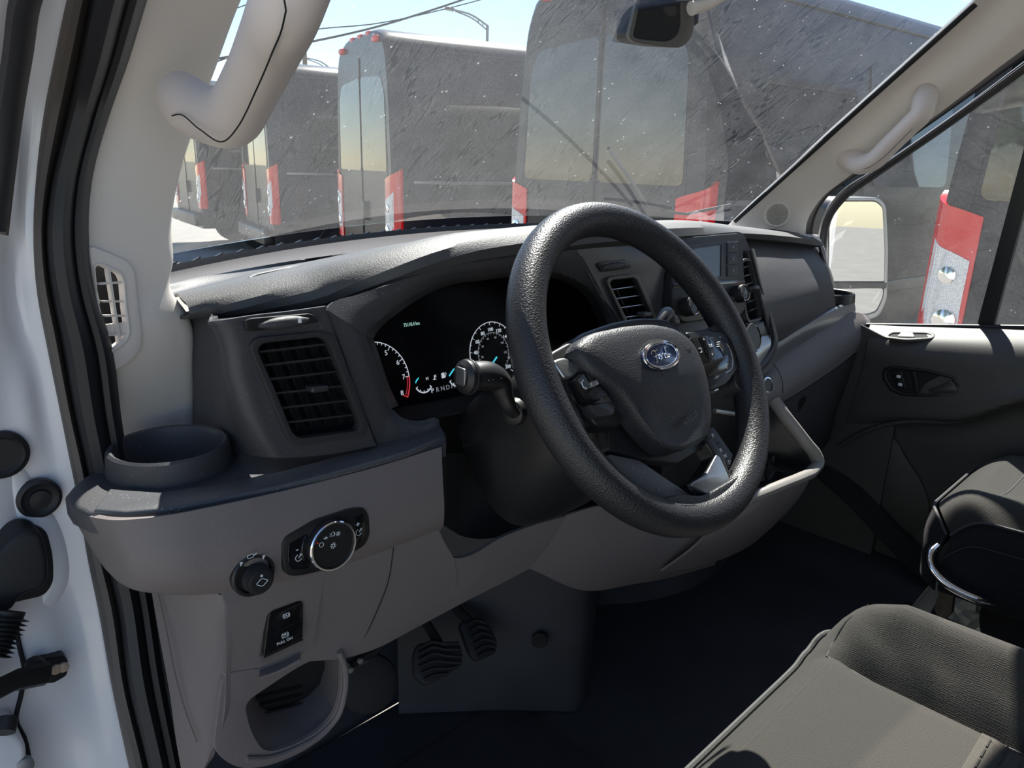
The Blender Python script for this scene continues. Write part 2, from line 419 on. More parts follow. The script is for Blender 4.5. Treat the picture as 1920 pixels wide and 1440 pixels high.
CLRL = mat('tail_lamp_clear', (0.85, 0.85, 0.83), 0.15, coat=0.6, bump=0.5, scale=90, kind='weave')
AMB = mat('marker_lamp_red', (0.75, 0.03, 0.03), 0.3)
TYRE = mat('tyre', (0.012, 0.012, 0.012), 0.8)
GROUND = mat('asphalt', (0.24, 0.225, 0.20), 0.9, bump=0.6, scale=60, var=0.25, vscale=3)
WOOD = mat('weathered_pole_wood', (0.10, 0.08, 0.06), 0.9)
GALV = mat('galvanised_metal', (0.25, 0.26, 0.27), 0.5, metal=0.5)
CABLE = mat('overhead_cable', (0.03, 0.03, 0.035), 0.7)
BAGP = mat('crumpled_plastic_film', (0.62, 0.60, 0.56), 0.25, bump=0.3, scale=120)
RUST = mat('rusty_bolt', (0.35, 0.26, 0.20), 0.6, bump=0.6, scale=500, var=0.4, vscale=200)
WSG = glass_mat('dusty_windscreen', 0.050, 1.0, 0.36)
SIDEG = glass_mat('dusty_side_glass', 0.07, 0.25, 0.3)
LEAF = mat('tree_leaves', (0.03, 0.07, 0.02), 0.7, var=0.4, vscale=4)
MIRROR = mat('mirror_silver', (0.68, 0.69, 0.70), 0.015, metal=1.0)
# ================================================================== THE CAB SHELL
XC = 1.114                       # middle of the cab
def mir(p): return A(2*XC-p[0], p[1], p[2])
GZ = -1.70                       # height of the yard outside, seen from the lens
# --- ground of the yard
g = grid([[A(x, y, GZ) for x in (-30, 0, 6, 14, 60)] for y in (-25, -4, 8, 20, 70)])
o = solo('ground', thick(g, 0.1, (0, 0, 5)), GROUND, 'pale sunlit asphalt of the yard outside', 'ground', kind='structure')
# --- cab floor
fl = [[A(x, y, z) for x, z in ((0.16, -1.06), (0.5, -1.06), (0.9, -1.06), (1.3, -1.05), (1.9, -1.05), (2.02, -1.0))] for y in (-0.95, -0.3, 0.2, 0.6, 0.9, 1.05)]
FLOOR = solo('floor', thick(loft(fl, 24, 24, lin_u=True, lin_v=True), 0.04, (1.1, 0.3, 0)), MAT_, 'black rubber floor of the cab', 'floor', kind='structure')
# --- firewall / footwell
fw = [[A(0.2, 1.04, -1.07), A(0.6, 1.06, -1.07), A(1.2, 1.06, -1.07), A(2.02, 1.04, -1.06)],
      [A(0.2, 1.14, -0.92), A(0.6, 1.18, -0.92), A(1.2, 1.18, -0.92), A(2.02, 1.14, -0.92)],
      [A(0.2, 1.16, -0.7), A(0.6, 1.20, -0.7), A(1.2, 1.20, -0.7), A(2.02, 1.16, -0.7)],
      [A(0.2, 1.10, -0.24), A(0.6, 1.20, -0.24), A(1.2, 1.22, -0.24), A(1.7, 1.18, -.24), A(2.02, 1.10, -0.24)]]
solo('wall_front', thick(loft(fw, 24, 20), 0.03), MAT_, 'black carpeted bulkhead of the footwell', 'bulkhead', kind='structure')
for nm, x in (('kick_wall', 2.01),):
    kw = [[A(x, .60, -.42), A(x, .72, -.38), A(x, .80, -.35), A(x, .95, -.33), A(x, 1.2, -.30)], [A(x, .60, -.8), A(x, .72, -.78), A(x, .80, -.76), A(x, .95, -.72), A(x, 1.2, -.7)], [A(x, .60, -1.06), A(x, .72, -1.06), A(x, .8, -1.06), A(x, .95, -1.06), A(x, 1.2, -1.06)]]
    part('kick_panel', thick(loft(kw, 20, 14), .006, (XC, .5, -.6)), DOORP, FLOOR, 'dark kick panel ahead of the passenger door')
# --- roof lining, rear bulkhead
rf = [[A(x, 0.57-0.10*abs(x-XC)**2/0.55, 0.36+0.02*(1-((x-XC)/0.75)**2)) for x in np.linspace(0.36, 1.87, 9)],
      [A(x, 0.40, 0.415) for x in np.linspace(0.32, 1.91, 9)],
      [A(x, -0.2, 0.44) for x in np.linspace(0.28, 1.95, 9)],
      [A(x, -1.0, 0.44) for x in np.linspace(0.28, 1.95, 9)]]
solo('ceiling', thick(loft(rf, 20, 16), 0.03, (1.1, 0, -1)), GREYP, 'pale grey headliner of the cab roof', 'headliner', kind='structure')
solo('wall_back', box((XC, -1.0, -0.31), (1.8, 0.03, 1.5)), DARK, 'dark bulkhead behind the seats', 'bulkhead', kind='structure')
for sgn, nm in ((1, 'right'), (-1, 'left')):  # added wings; the passenger one keeps sun from leaking into the footwell
    def m_(x, y, z): return A(x, y, z) if sgn > 0 else mir(A(x, y, z-.09))
    y0 = .86 if sgn > 0 else .93
    cs = [[m_(1.86, y0+.06, -.18), m_(1.93, y0, -.15), m_(2.02, y0, -.18), m_(2.09, y0, -.28), m_(2.11, y0, -.6), m_(2.10, y0, -1.2)],
          [m_(1.68, 1.12, -.185), m_(1.93, 1.12, -.16), m_(2.02, 1.12, -.19), m_(2.10, 1.12, -.29), m_(2.12, 1.12, -.6), m_(2.10, 1.12, -1.2)],
          [m_(1.70, 1.45, -.34), m_(1.90, 1.45, -.30), m_(1.99, 1.45, -.32), m_(2.07, 1.45, -.40), m_(2.10, 1.45, -.65), m_(2.08, 1.45, -1.2)],
          [m_(1.80, 1.9, -.5), m_(1.88, 1.9, -.5), m_(1.96, 1.9, -.53), m_(2.03, 1.9, -.6), m_(2.06, 1.9, -.75), m_(2.04, 1.9, -1.2)]]
    solo('added_wing', thick(loft(cs, 24, 16), .006, (XC+sgn*4, 1.5, 3)), WHITE, 'added white front wing of the van on the '+('passenger' if sgn > 0 else 'driver')+' side', 'wing', kind='structure').name = 'wall_added_wing_'+nm
# --- own body side beyond the passenger door (seen in the door mirror)
bs = []
for y in (-0.32, -0.6, -2.0, -4.2):
    bs.append([A(2.06, y, 0.85), A(2.13, y, 0.3), A(2.16, y, -0.35), A(2.17, y, -0.9), A(2.14, y, -1.25)])
solo('wall_right', thick(loft(bs, 14, 8), 0.03, (5, -2, 0)), WHITE, 'white outer body side behind the passenger door', 'body side', kind='structure')

# --- windscreen
WSR = [A(1.85, 1.048, -0.128), A(1.866, 0.860, 0.060), A(1.862, 0.775, 0.141), A(1.85, 0.555, 0.346)]
WSL = [mir(p) for p in WSR]
def ws(t, s):
    """windscreen: t from left to right, s from bottom to top"""
    a = np.array([np.interp(s, [0, 0.4, 0.57, 1], [q[k] for q in WSL]) for k in range(3)])
    b = np.array([np.interp(s, [0, 0.4, 0.57, 1], [q[k] for q in WSR]) for k in range(3)])
    p = a+(b-a)*t; k = 1-(2*t-1)**2
    return p + A(0, 0.17*k*(1-0.45*s), 0.02*k)
WS = [[ws(t, s) for t in np.linspace(-0.015, 1.015, 29)] for s in np.linspace(-0.12, 1.05, 13)]
o = solo('window_1', facing(grid(WS)), WSG, 'dusty windscreen with streaks of dried water', 'windscreen', kind='structure')
# black ceramic edge along the passenger side of the windscreen
ed = tube([ws(1.003, s)+A(0.004, -0.006, 0) for s in np.linspace(-0.05, 1.03, 16)], 0.0055, 8)
part('windscreen_edge_seal', ed, DARK, o)

# --- driver's side pillar trim
T1 = [  # rows from top: left edge at the seal, middle ridge, right edge at the glass
    [(300, -80, .225), (345, -80, .262), (420, -80, .315), (488, -80, .372)],
    [(262, 0, .225), (310, 0, .262), (390, 0, .322), (450, 0, .372)],
    [(228, 120, .225), (275, 120, .258), (345, 120, .315), (403, 125, .372)],
    [(198, 205, .222), (245, 205, .254), (315, 205, .312), (372, 210, .372)],
    [(162, 330, .220), (205, 330, .248), (270, 330, .300), (334, 330, .368)],
    [(158, 430, .220), (200, 430, .246), (262, 430, .290), (319, 425, .362)],
    [(160, 500, .220), (205, 500, .246), (262, 500, .283), (322, 490, .350)],
    [(172, 560, .220), (215, 560, .245), (270, 555, .280), (316, 535, .333)],
    [(190, 640, .220), (230, 640, .243), (285, 630, .275), (352, 595, .312)],
    [(208, 740, .220), (245, 735, .242), (300, 725, .272), (361, 700, .306)],
    [(222, 850, .218), (258, 845, .240), (310, 840, .266), (363, 830, .302)],
    [(230, 900, .218), (264, 895, .240), (314, 890, .266), (364, 880, .300)]]
def jy(v):      # how far forward the aperture flange lies, from the top of the picture down
    return np.interp(v, [-90, 0, 200, 350, 900, 1150, 1520], [.675, .715, .795, .805, .800, .775, .715])
rows = []; TL = []; TR = []
for r in T1:
    (u0, v0, _), (u1, v1, x1) = r[0], r[-1]
    L_ = W(u0, v0, y=jy(v0)+.016+.034*np.interp(v0, [690, 850], [.1, 1.6])); R_ = W(u1, v1, y=np.interp(v1, [-80, 0, 210, 430, 600, 700, 830], [.725, .765, .842, .858, .855, .868, .885]))
    b_ = .010*np.interp(v0, [400, 800], [1, .3]); TL.append((v0, L_)); TR.append((v1, R_))
    k_ = unit(-(L_+R_))*b_
    rows.append([L_, L_+(R_-L_)*.25+k_*.8, L_+(R_-L_)*.5+k_*1.1, L_+(R_-L_)*.78+k_*.9, R_])
rows = [[p+(p-q)*k for p, q in zip(rows[0], rows[1])] for k in (3.4, 1.6)]+rows
for r in rows: r.append(r[-1]*1.03); r.append(r[-2]*1.16)
TRIM1 = solo('trim_1', thick(cut(loft(rows, 70, 120), [(176, 500), (190, 495), (228, 512), (235, 528), (239, 580), (244, 622), (239, 636), (206, 661), (197, 636), (182, 556)]), .006), GREYP, 'warm grey trim panel on the driver side windscreen pillar', 'pillar trim', kind='structure')
# side window demister vent in it
def tat(v, t):
    l = np.array([np.interp(v, [q[0] for q in TL], [q[1][k] for q in TL]) for k in range(3)]); r = np.array([np.interp(v, [q[0] for q in TR], [q[1][k] for q in TR]) for k in range(3)])
    return l+(r-l)*t+unit(-(l+r))*.004
PV = (tat(580, .3), unit(np.cross(tat(580, .5)-tat(580, .1), tat(480, .3)-tat(660, .3))))
if PV[1].dot(PV[0]) > 0: PV = (PV[0], -PV[1])
def pv(u, v, h=0): return W(u, v, pl=(PV[0]+PV[1]*h, PV[1]))
oc = [(168, 460), (205, 475), (240, 490), (252, 508), (258, 560), (267, 630), (262, 660), (240, 680), (207, 700), (196, 660), (180, 560)]
inn = [(176, 496), (190, 492), (228, 510), (235, 525), (240, 580), (246, 625), (240, 640), (206, 666), (196, 640), (182, 560)]
hole = [(179, 500), (190, 497), (226, 514), (232, 528), (236, 580), (242, 622), (237, 635), (207, 659), (199, 636), (184, 556)]
vent = part('vent_bezel', plate(roundpoly([pv(u, v, .006) for u, v in oc], .006), PV[1], .009, .0015, holes=[roundpoly([pv(u, v, .006) for u, v in hole], .004)]), GREYP, TRIM1, 'raised grey surround of the demister vent')
part('vent_lip', plate(roundpoly([pv(u, v, .0085) for u, v in inn], .005), PV[1], .004, .001, holes=[roundpoly([pv(u, v, .0085) for u, v in hole], .004)]), GREYP, vent)
part('duct', plate([pv(u, v, -.016) for u, v in inn], PV[1], .002), DARK, vent, 'black duct behind the vent slats')
for (a, b) in (((184, 532), (234, 529)), ((189, 565), (238, 565)), ((193, 592), (240, 592)), ((200, 628), (243, 627))):
    p, q = pv(*a, .0035), pv(*b, .0035)
    part('slat', box((p+q)/2, (np.linalg.norm(q-p), .0016, .006), [unit(q-p), unit(np.cross(PV[1], q-p)), PV[1]]), GREYP, vent)
p, q = pv(200, 500, .005), pv(224, 652, .005)
part('slat', box((p+q)/2, (np.linalg.norm(q-p), .0024, .006), [unit(q-p), unit(np.cross(PV[1], q-p)), PV[1]]), GREYP, vent)
p = pv(215, 617, .0015); part('vent_flap', box(p, (.026, .012, .002), [A(1, 0, 0), unit(np.cross(PV[1], A(1, 0, 0))), PV[1]]), GREYP, vent)

# --- white door aperture on the driver's side
SEALL = [(150, -90), (128, 0), (105, 110), (84, 220), (70, 330), (64, 430), (70, 540), (90, 650), (110, 750), (132, 860), (152, 960), (165, 1040), (188, 1150), (212, 1290), (240, 1420), (262, 1520)]
SEALM = [(190, -90), (170, 0), (148, 110), (120, 240), (95, 350), (86, 430), (92, 520), (115, 640), (140, 780), (163, 880), (178, 960), (195, 1040), (218, 1130), (240, 1290), (272, 1420), (295, 1520)]
SEALR = [(300, -90), (272, 0), (236, 120), (206, 205), (168, 350), (165, 470), (180, 560), (207, 650), (224, 780), (240, 880), (255, 960), (268, 1040), (284, 1130), (305, 1270), (335, 1430), (352, 1520)]
def jy(v):      # how far forward the aperture flange lies, from the top of the picture down
    return np.interp(v, [-90, 0, 200, 350, 900, 1150, 1520], [.675, .715, .795, .805, .800, .775, .715])
N = 60
LL, LM, LR = [spline([(u, v, 0) for u, v in c], N)[:, :2] for c in (SEALL, SEALM, SEALR)]
def row(c, off): return [W(u, v, y=jy(v)+off) for u, v in c]
jr = []
for us, off in ((-160, -.02), (-90, .00), (-40, .018), (0, .026)):
    jr.append([W(us+0.12*(LL[i][0]-64), LL[i][1], y=jy(LL[i][1])+off) for i in range(N)])
jr.append([W(LL[i][0]*.45, LL[i][1], y=jy(LL[i][1])+.034+.008*math.sin(LL[i][1]/70.)) for i in range(N)])
jr.append([W(LL[i][0]*.75, LL[i][1], y=jy(LL[i][1])+.036) for i in range(N)])
jr.append([W(LL[i][0]+8, LL[i][1], y=jy(LL[i][1])+.030) for i in range(N)])
jr.append([W(LL[i][0]+45, LL[i][1], y=jy(LL[i][1])+.030) for i in range(N)])
WALLL = solo('wall_left', thick(loft(jr, N, 30), .004), WHITE, 'white painted door aperture of the van, driver side', 'door frame', kind='structure')
def strip(ca, cb, offs, nv=10):
    rows = []
    for k, (t, off) in enumerate(offs):
        rows.append([W(*(ca[i]*(1-t)+cb[i]*t), y=jy(ca[i][1])+off) for i in range(N)])
    return thick(loft(rows, N, nv), .004)
ds = thing('door_seal', 'long black rubber weatherstrip around the driver door opening', 'weatherstrip', tuple(W(300, 1440, y=.75)))
part('flange', strip(LL, LM, [(-.08, .032), (0, .018), (.3, .008), (.62, .006), (.8, .014), (1.05, .026)]), RUBG, ds, 'brownish grey flange of the seal')
part('bulb', strip(LM, LR, [(-.05, .03), (.04, .004), (.16, -.012), (.42, -.016), (.62, -.006), (.70, .004)]), RUB, ds, 'rounded black bulb of the seal')
part('lip', strip(LM, LR, [(.66, .012), (.72, -.004), (.84, -.006), (.96, .002), (1.04, .016)]), RUB, ds, 'flat black lip of the seal')
# second seal and door edge at the far left
sp_ = [W(u, v, y=y) for u, v, y in ((62, -40, .66), (48, 0, .675), (33, 100, .71), (16, 210, .745), (2, 320, .765), (-14, 430, .77))]
part('outer_seal', tube(sp_, .0085, 10, smooth=24, sx=1.2), RUB, ds, 'narrow black seal along the outer edge')
sp_ = [W(u, v, y=y) for u, v, y in ((86, -40, .68), (70, 0, .70), (54, 100, .735), (36, 210, .77), (22, 320, .79), (8, 440, .795))]
part('outer_seal', tube(sp_, .0035, 8, smooth=24), RUBG, ds)

# --- passenger side pillar trim
T2 = [  # from the bottom up: glass edge, ridge, inner face, seal edge
    [(1366, 424, 1.853), (1415, 428, 1.90), (1470, 432, 1.95), (1510, 440, 1.985)],
    [(1400, 392, 1.857), (1440, 385, 1.905), (1485, 400, 1.955), (1512, 420, 1.985)],
    [(1440, 356, 1.861), (1480, 348, 1.91), (1515, 365, 1.955), (1535, 378, 1.985)],
    [(1490, 310, 1.864), (1530, 303, 1.912), (1562, 322, 1.95), (1590, 332, 1.98)],
    [(1540, 262, 1.866), (1585, 253, 1.915), (1625, 272, 1.945), (1655, 284, 1.975)],
    [(1600, 208, 1.864), (1645, 200, 1.915), (1690, 222, 1.94), (1725, 238, 1.97)],
    [(1660, 153, 1.862), (1710, 147, 1.908), (1765, 170, 1.93), (1800, 183, 1.96)],
    [(1720, 98, 1.858), (1775, 92, 1.90), (1830, 118, 1.92), (1868, 130, 1.95)],
    [(1790, 35, 1.854), (1845, 25, 1.89), (1900, 60, 1.91), (1940, 76, 1.94)],
    [(1860, -28, 1.848), (1915, -40, 1.88), (1970, 0, 1.90), (2010, 20, 1.93)],
    [(1930, -92, 1.84), (1985, -105, 1.87), (2040, -60, 1.89), (2080, -40, 1.92)]]
rows = [[W(u, v, x=x) for u, v, x in r] for r in T2]
TRIM2 = solo('trim_2', thick(loft(rows, 30, 60), .006), GREYP, 'pale grey trim panel on the passenger side windscreen pillar', 'pillar trim', kind='structure')
# tweeter grille
c = W(1457, 402, x=1.925); n = unit(np.cross(W(1500, 405, x=1.965)-W(1420, 405, x=1.895), W(1470, 370, x=1.933)-W(1450, 430, x=1.928)))
if n.dot(c) > 0: n = -n
sg = part('speaker_grille', lathe(c-n*.004, n, [(.034, 0), (.034, .007), (.031, .0085), (.029, .007), (.0, .0068)], 40), GREYP, TRIM2, 'round perforated speaker grille')
ex = unit(np.cross(A(0, 0, 1), n)); ey = np.cross(n, ex)
hs = []
for ring in range(1, 11):
    rr = .0265*ring/10; m = max(6, int(2*math.pi*rr/.0031))
    for k in range(m):
        a = 2*math.pi*k/m; hs.append(lathe(c+n*.0029+ex*rr*math.cos(a)+ey*rr*math.sin(a), n, [(.0011, 0), (.0011, .0003)], 6))
part('perforations', join(*hs), DARK, sg, kind='stuff')

# --- passenger door
DR = thing('door_1', 'passenger door with dark grey moulded panel', 'door', (2.05, 0.3, -1.0), kind='structure')
def dp(u, v, x): return W(u, v, x=x)
top = [  # the panel from its window ledge down, front to rear
    [(1632, 606, 2.085), (1700, 609, 2.085), (1800, 611, 2.085), (1920, 612, 2.085), (2150, 618, 2.085)],
    [(1630, 616, 2.055), (1700, 619, 2.055), (1800, 622, 2.055), (1920, 626, 2.055), (2150, 634, 2.055)],
    [(1628, 634, 2.008), (1700, 641, 2.008), (1800, 648, 2.008), (1920, 658, 2.008), (2150, 668, 2.008)],
    [(1626, 648, 1.998), (1700, 660, 1.992), (1800, 672, 1.99), (1920, 690, 1.988), (2150, 700, 1.985)],
    [(1618, 690, 2.00), (1700, 700, 1.99), (1800, 715, 1.985), (1920, 735, 1.975), (2150, 745, 1.97)],
    [(1600, 745, 2.005), (1700, 762, 1.99), (1800, 768, 1.975), (1920, 738, 1.965), (2150, 735, 1.955)],
    [(1585, 790, 2.01), (1700, 783, 1.99), (1800, 784, 1.975), (1920, 748, 1.962), (2150, 745, 1.95)],
    [(1582, 812, 2.02), (1700, 793, 2.02), (1800, 796, 2.015), (1920, 765, 2.01), (2150, 760, 2.0)],
    [(1572, 850, 2.03), (1700, 840, 2.03), (1800, 850, 2.02), (1920, 850, 2.015), (2150, 850, 2.0)],
    [(1560, 900, 2.035), (1700, 920, 2.03), (1800, 940, 2.02), (1920, 950, 2.01), (2150, 960, 2.0)],
    [(1545, 1000, 2.04), (1700, 1030, 2.03), (1800, 1060, 2.02), (1920, 1080, 2.01), (2150, 1090, 2.0)],
    [(1535, 1090, 2.045), (1700, 1120, 2.04), (1800, 1150, 2.03), (1920, 1180, 2.02), (2150, 1200, 2.01)]]
rows = [[dp(*p) for p in r] for r in top]
part('door_panel', thick(loft(rows, 50, 70), .01), DOORP, DR)
# speaker / pocket recess lines low on the panel
def ridge(pts, x, r, name='moulded_ridge', m=DOORP): return part(name, tube([dp(u, v, x) for u, v in pts], r, 8, smooth=30), m, DR)
ridge([(1572, 838), (1610, 815), (1655, 798), (1710, 790), (1790, 790), (1840, 778), (1880, 755), (1930, 742)], 2.0, .006)
sp = list(spline([dp(u, v, 2.020) for u, v in ((1584, 850), (1615, 822), (1650, 806), (1676, 822), (1700, 862), (1726, 902), (1742, 945), (1735, 985), (1700, 1000), (1650, 960), (1610, 905))], 40, True))
part('speaker_cover', plate(sp, (-1, 0, 0), .006, .004), DOORP, DR, 'dark speaker cover low on the door')
# latch handle recess
hb = [(1655, 692), (1672, 686), (1740, 693), (1790, 706), (1806, 728), (1804, 742), (1750, 745), (1690, 742), (1668, 732), (1654, 708)]
hb3 = [dp(u, v, 1.983) for u, v in hb]
part('handle_bezel', plate(roundpoly(hb3, .008), (-1, 0, 0), .02, .003, holes=[roundpoly([dp(u, v, 1.983) for u, v in ((1662, 698), (1678, 692), (1740, 699), (1786, 711), (1798, 728), (1796, 737), (1750, 739), (1692, 736), (1673, 727), (1662, 710))], .006)]), BLK, DR, 'black bezel around the inner door handle')
part('handle_recess', plate(roundpoly([dp(u, v, 1.987) for u, v in hb], .006), (-1, 0, 0), .003), DARK, DR)
part('door_handle', plate(roundpoly([dp(u, v, 1.975) for u, v in ((1738, 733), (1772, 720), (1782, 712), (1795, 728), (1794, 737), (1750, 738))], .004), (-1, 0, 0), .012, .003), BEZ, DR, 'dark inner door handle')
part('handle_divider', plate(roundpoly([dp(u, v, 1.981) for u, v in ((1708, 696), (1716, 697), (1724, 738), (1714, 738))], .002), (-1, 0, 0), .008, .001), BLK, DR)
part('lock_switch', plate(roundpoly([dp(u, v, 1.981) for u, v in ((1670, 698), (1690, 696), (1700, 730), (1680, 728))], .003), (-1, 0, 0), .006, .0015), BLK, DR)
for (u, v) in ((1685, 706), (1688, 721)):
    part('lock_symbol', plate(rrect(dp(u, v, 1.9745), (0, 1, 0), (0, 0, 1), .010, .008, .002, 3), (-1, 0, 0), .0004), PRINT, DR)
# ledge furniture: switch bezel, ledge pocket
def lp(u, v, h=0): return W(u, v, pl=(W(1720, 628, x=2.03)+A(0, 0, h), unit(A(-.32, 0, .95))))
NL = unit(A(-.32, 0, .95))
part('switch_bezel', plate(roundpoly([lp(u, v, .004) for u, v in ((1655, 632), (1668, 620), (1742, 621), (1756, 627), (1750, 634), (1700, 637))], .012), NL, .006, .0015, holes=[roundpoly([lp(u, v, .004) for u, v in ((1664, 630), (1674, 623), (1738, 624), (1748, 628), (1742, 632), (1700, 634))], .009)]), DOORP, DR)
part('switch_well', plate(roundpoly([lp(u, v, .001) for u, v in ((1662, 631), (1672, 622), (1738, 623), (1750, 628), (1744, 633), (1700, 635))], .009), NL, .002), DARK, DR)
part('window_switch', plate(roundpoly([lp(u, v, .006) for u, v in ((1682, 630), (1690, 622), (1712, 623), (1716, 631))], .004), NL, .007, .002), SILV, DR)
part('ledge_pocket', plate(roundpoly([lp(u, v, .0022) for u, v in ((1800, 628), (1830, 620), (1935, 619), (1990, 628), (1960, 641), (1850, 640))], .012), NL, .002), DARK, DR)
part('ledge_pocket_rim', plate(roundpoly([lp(u, v, .004) for u, v in ((1792, 628), (1826, 617), (1938, 616), (2000, 628), (1965, 645), (1848, 644))], .014), NL, .005, .0015, holes=[roundpoly([lp(u, v, .004) for u, v in ((1803, 628), (1832, 620), (1935, 619), (1988, 628), (1960, 641), (1852, 640))], .012)]), DOORP, DR)
# glass, seals and divider bar
def gx(z): return 2.10-0.10*max(0, z+0.36)/0.75
def gp(u, v): return hit(u, v, lambda p: p[0]-gx(p[2]), .5, 4)
pane = [(1552, 612), (1552, 470), (1562, 420), (1590, 372), (1640, 332), (1720, 275), (1820, 202), (1930, 122), (2080, 12), (2200, -60), (2200, 618), (1900, 614)]
gl = [gp(u, v) for u, v in pane]
V = [tuple(p) for p in gl]
part('window_pane', facing((V, [tuple(range(len(V)))])), SIDEG, DR, 'dusty passenger window glass')
for off, r_ in ((-.022, .011), (.004, .009)):
    pts = [gp(u, v)+A(off-.01, 0, 0) for u, v in ((1528, 470), (1526, 430), (1535, 396), (1562, 358), (1610, 324), (1680, 276), (1760, 220), (1850, 156), (1930, 98), (2060, 5))]
    if off > 0: pts = [gp(u, v)+A(-.012, 0, 0) for u, v in ((1548, 520), (1546, 450), (1556, 408), (1582, 372), (1630, 336), (1700, 288), (1780, 232), (1870, 168), (1950, 110), (2080, 16))]
    part('window_seal', tube(pts, r_, 8, smooth=40), RUB, DR, 'black rubber window seal')
part('window_seal', tube([gp(u, v)+A(-.018, 0, .004) for u, v in ((1536, 608), (1640, 611), (1760, 613), (1920, 615), (2150, 619))], .006, 8, smooth=20), RUB, DR)
part('door_frame_edge', thick(loft([[gp(u, v)+A(-.012, 0, 0) for u, v in ((1540, 560), (1536, 450), (1548, 402), (1575, 364), (1640, 320), (1760, 238), (1930, 112))], [gp(u, v)+A(-.002, 0, 0) for u, v in ((1556, 560), (1552, 450), (1562, 408), (1590, 372), (1648, 330), (1768, 248), (1940, 122))]], 40, 4), .004), STEEL, DR)
a, b, c_, d_ = gp(1832, 616), gp(1864, 616), gp(1940, 330), gp(1908, 330)
part('divider_bar', plate([p+A(-.012, 0, 0) for p in (a, b, c_+(c_-b)*.6, d_+(d_-a)*.6)], (-1, 0, 0), .014, .002), RUB, DR, 'black upright bar dividing the window')
# outer skin of the door
os_ = [[A(2.115, y, -.40), A(2.15, y, -.5), A(2.165, y, -.9), A(2.14, y, -1.2)] for y in (-0.31, 0.3, 0.9, 1.05)]
part('outer_skin', thick(loft(os_, 12, 8), .01, (5, .3, -.5)), WHITE, DR, 'white outer skin of the door')
# ================================================================== DASHBOARD
DB = thing('dashboard', 'full width charcoal dashboard with warm grey lower panels', 'dashboard', (XC, .75, -.75))
# --- top pad: near lower edge (pixel, pixel, y), and the far crest it shows against the glass
EA = [(352, 597, .825), (430, 593, .80), (520, 583, .775), (600, 573, .750), (660, 557, .728), (720, 539, .710), (800, 513, .695), (880, 493, .686), (960, 482, .682),
      (1040, 471, .682), (1120, 463, .684), (1200, 458, .690), (1290, 452, .705), (1400, 446, .755), (1470, 452, .785), (1542, 462, .820)]
ED = [(330, 551, .93), (412, 528, .98), (500, 507, 1.0), (575, 492, .98), (645, 480, .93), (715, 463, .88), (795, 450, .86), (875, 443, .85), (955, 437, .85),
      (1035, 433, .85), (1115, 430, .86), (1195, 426, .87), (1285, 422, .89), (1385, 428, .93), (1455, 434, .95), (1530, 441, .96)]
ra = [W(u, v, y=y) for u, v, y in EA]; rd = [W(u, v, y=y) for u, v, y in ED]
H = np.interp(np.arange(16), [0, 2, 4, 7, 12, 13, 15], [.020, .026, .028, .028, .026, .016, .013])
rows = []
rows.append([a+A(0, .05, -.006) for a in ra])
rows.append([a+A(0, .012, -.003) for a in ra])
rows.append(ra)
rows.append([a+A(0, -.006, h*.35) for a, h in zip(ra, H)])
rows.append([a+A(0, -.004, h*.7) for a, h in zip(ra, H)])
rows.append([a+A(0, .012, h) for a, h in zip(ra, H)])
mid = [(a+A(0, .012, h))*.45+d*.55+A(0, 0, .003) for a, d, h in zip(ra, rd, H)]
rows.append(mid); rows.append(rd)
rows.append([d+A(0, .06, -.012) for d in rd])
rows.append([A(min(max(d[0], .36), 1.87), max(d[1]+.08, 1.03+.16*(1-((d[0]-XC)/.76)**2)), -.165) for d in rd])
rows.append([A(p[0], p[1]+.03, -.172) for p in rows[-1]])
part('dash_pad', thick(loft(rows, 90, 44), .004, (1.0, .3, .6)), PAD, DB, 'grained black pad along the top of the dashboard')
# long tray sunk in the pad behind the instrument hood
tz = W(560, 510, y=.95)
def tp(u, v, h=0): return W(u, v, pl=(tz+A(0, 0, h), unit(A(0, -.12, 1))))
to = [(462, 519), (475, 512), (540, 498), (620, 486), (648, 484), (628, 492), (575, 507), (520, 519), (478, 526)]
ti = [(470, 520), (482, 514), (545, 501), (618, 490), (636, 488), (618, 494), (570, 507), (520, 517), (484, 523)]
part('pad_tray_rim', plate(roundpoly([tp(u, v, .009) for u, v in to], .02), (0, -.12, 1), .02, .004, holes=[roundpoly([tp(u, v, .009) for u, v in ti], .015)]), PAD, DB)
part('pad_tray', plate(roundpoly([tp(u, v, .0075) for u, v in ti], .015), (0, -.12, 1), .004), DARK, DB, 'long dark tray sunk in the pad')

# --- driver's vent pod: front face
PY = .662
def pod(u, v, h=0): return W(u, v, pl=(A(.36, PY, -.22)-A(0, h, 0), A(0, -1, .06)))
NP = unit(A(0, -1, .06))
side = [  # left flank back to the pillar, then round on to the face, top to bottom
    [W(352, 585, x=.330), W(395, 592, x=.328), pod(432, 598), pod(470, 592), pod(540, 584), pod(612, 574)],
    [W(358, 620, x=.328), W(405, 625, x=.325), pod(446, 630), pod(475, 628), pod(545, 620), pod(625, 610)],
    [W(362, 700, x=.324), W(415, 705, x=.321), pod(462, 712), pod(486, 712), pod(565, 705), pod(655, 695)],
    [W(364, 780, x=.322), W(430, 790, x=.318), pod(490, 800), pod(516, 800), pod(600, 790), pod(684, 778)],
    [W(364, 812, x=.321), W(440, 832, x=.317), pod(510, 840), pod(535, 840), pod(620, 830), pod(696, 812)],
    [W(364, 840, x=.321), W(445, 850, x=.317), pod(520, 858), pod(548, 858), pod(630, 850), pod(705, 836)]]
part('pod_top', thick(loft([[p*(1.01 if k < 2 else 1.12) for k, p in enumerate(side[0])], side[0]], 50, 6, lin_v=True), .003), DASH, DB)
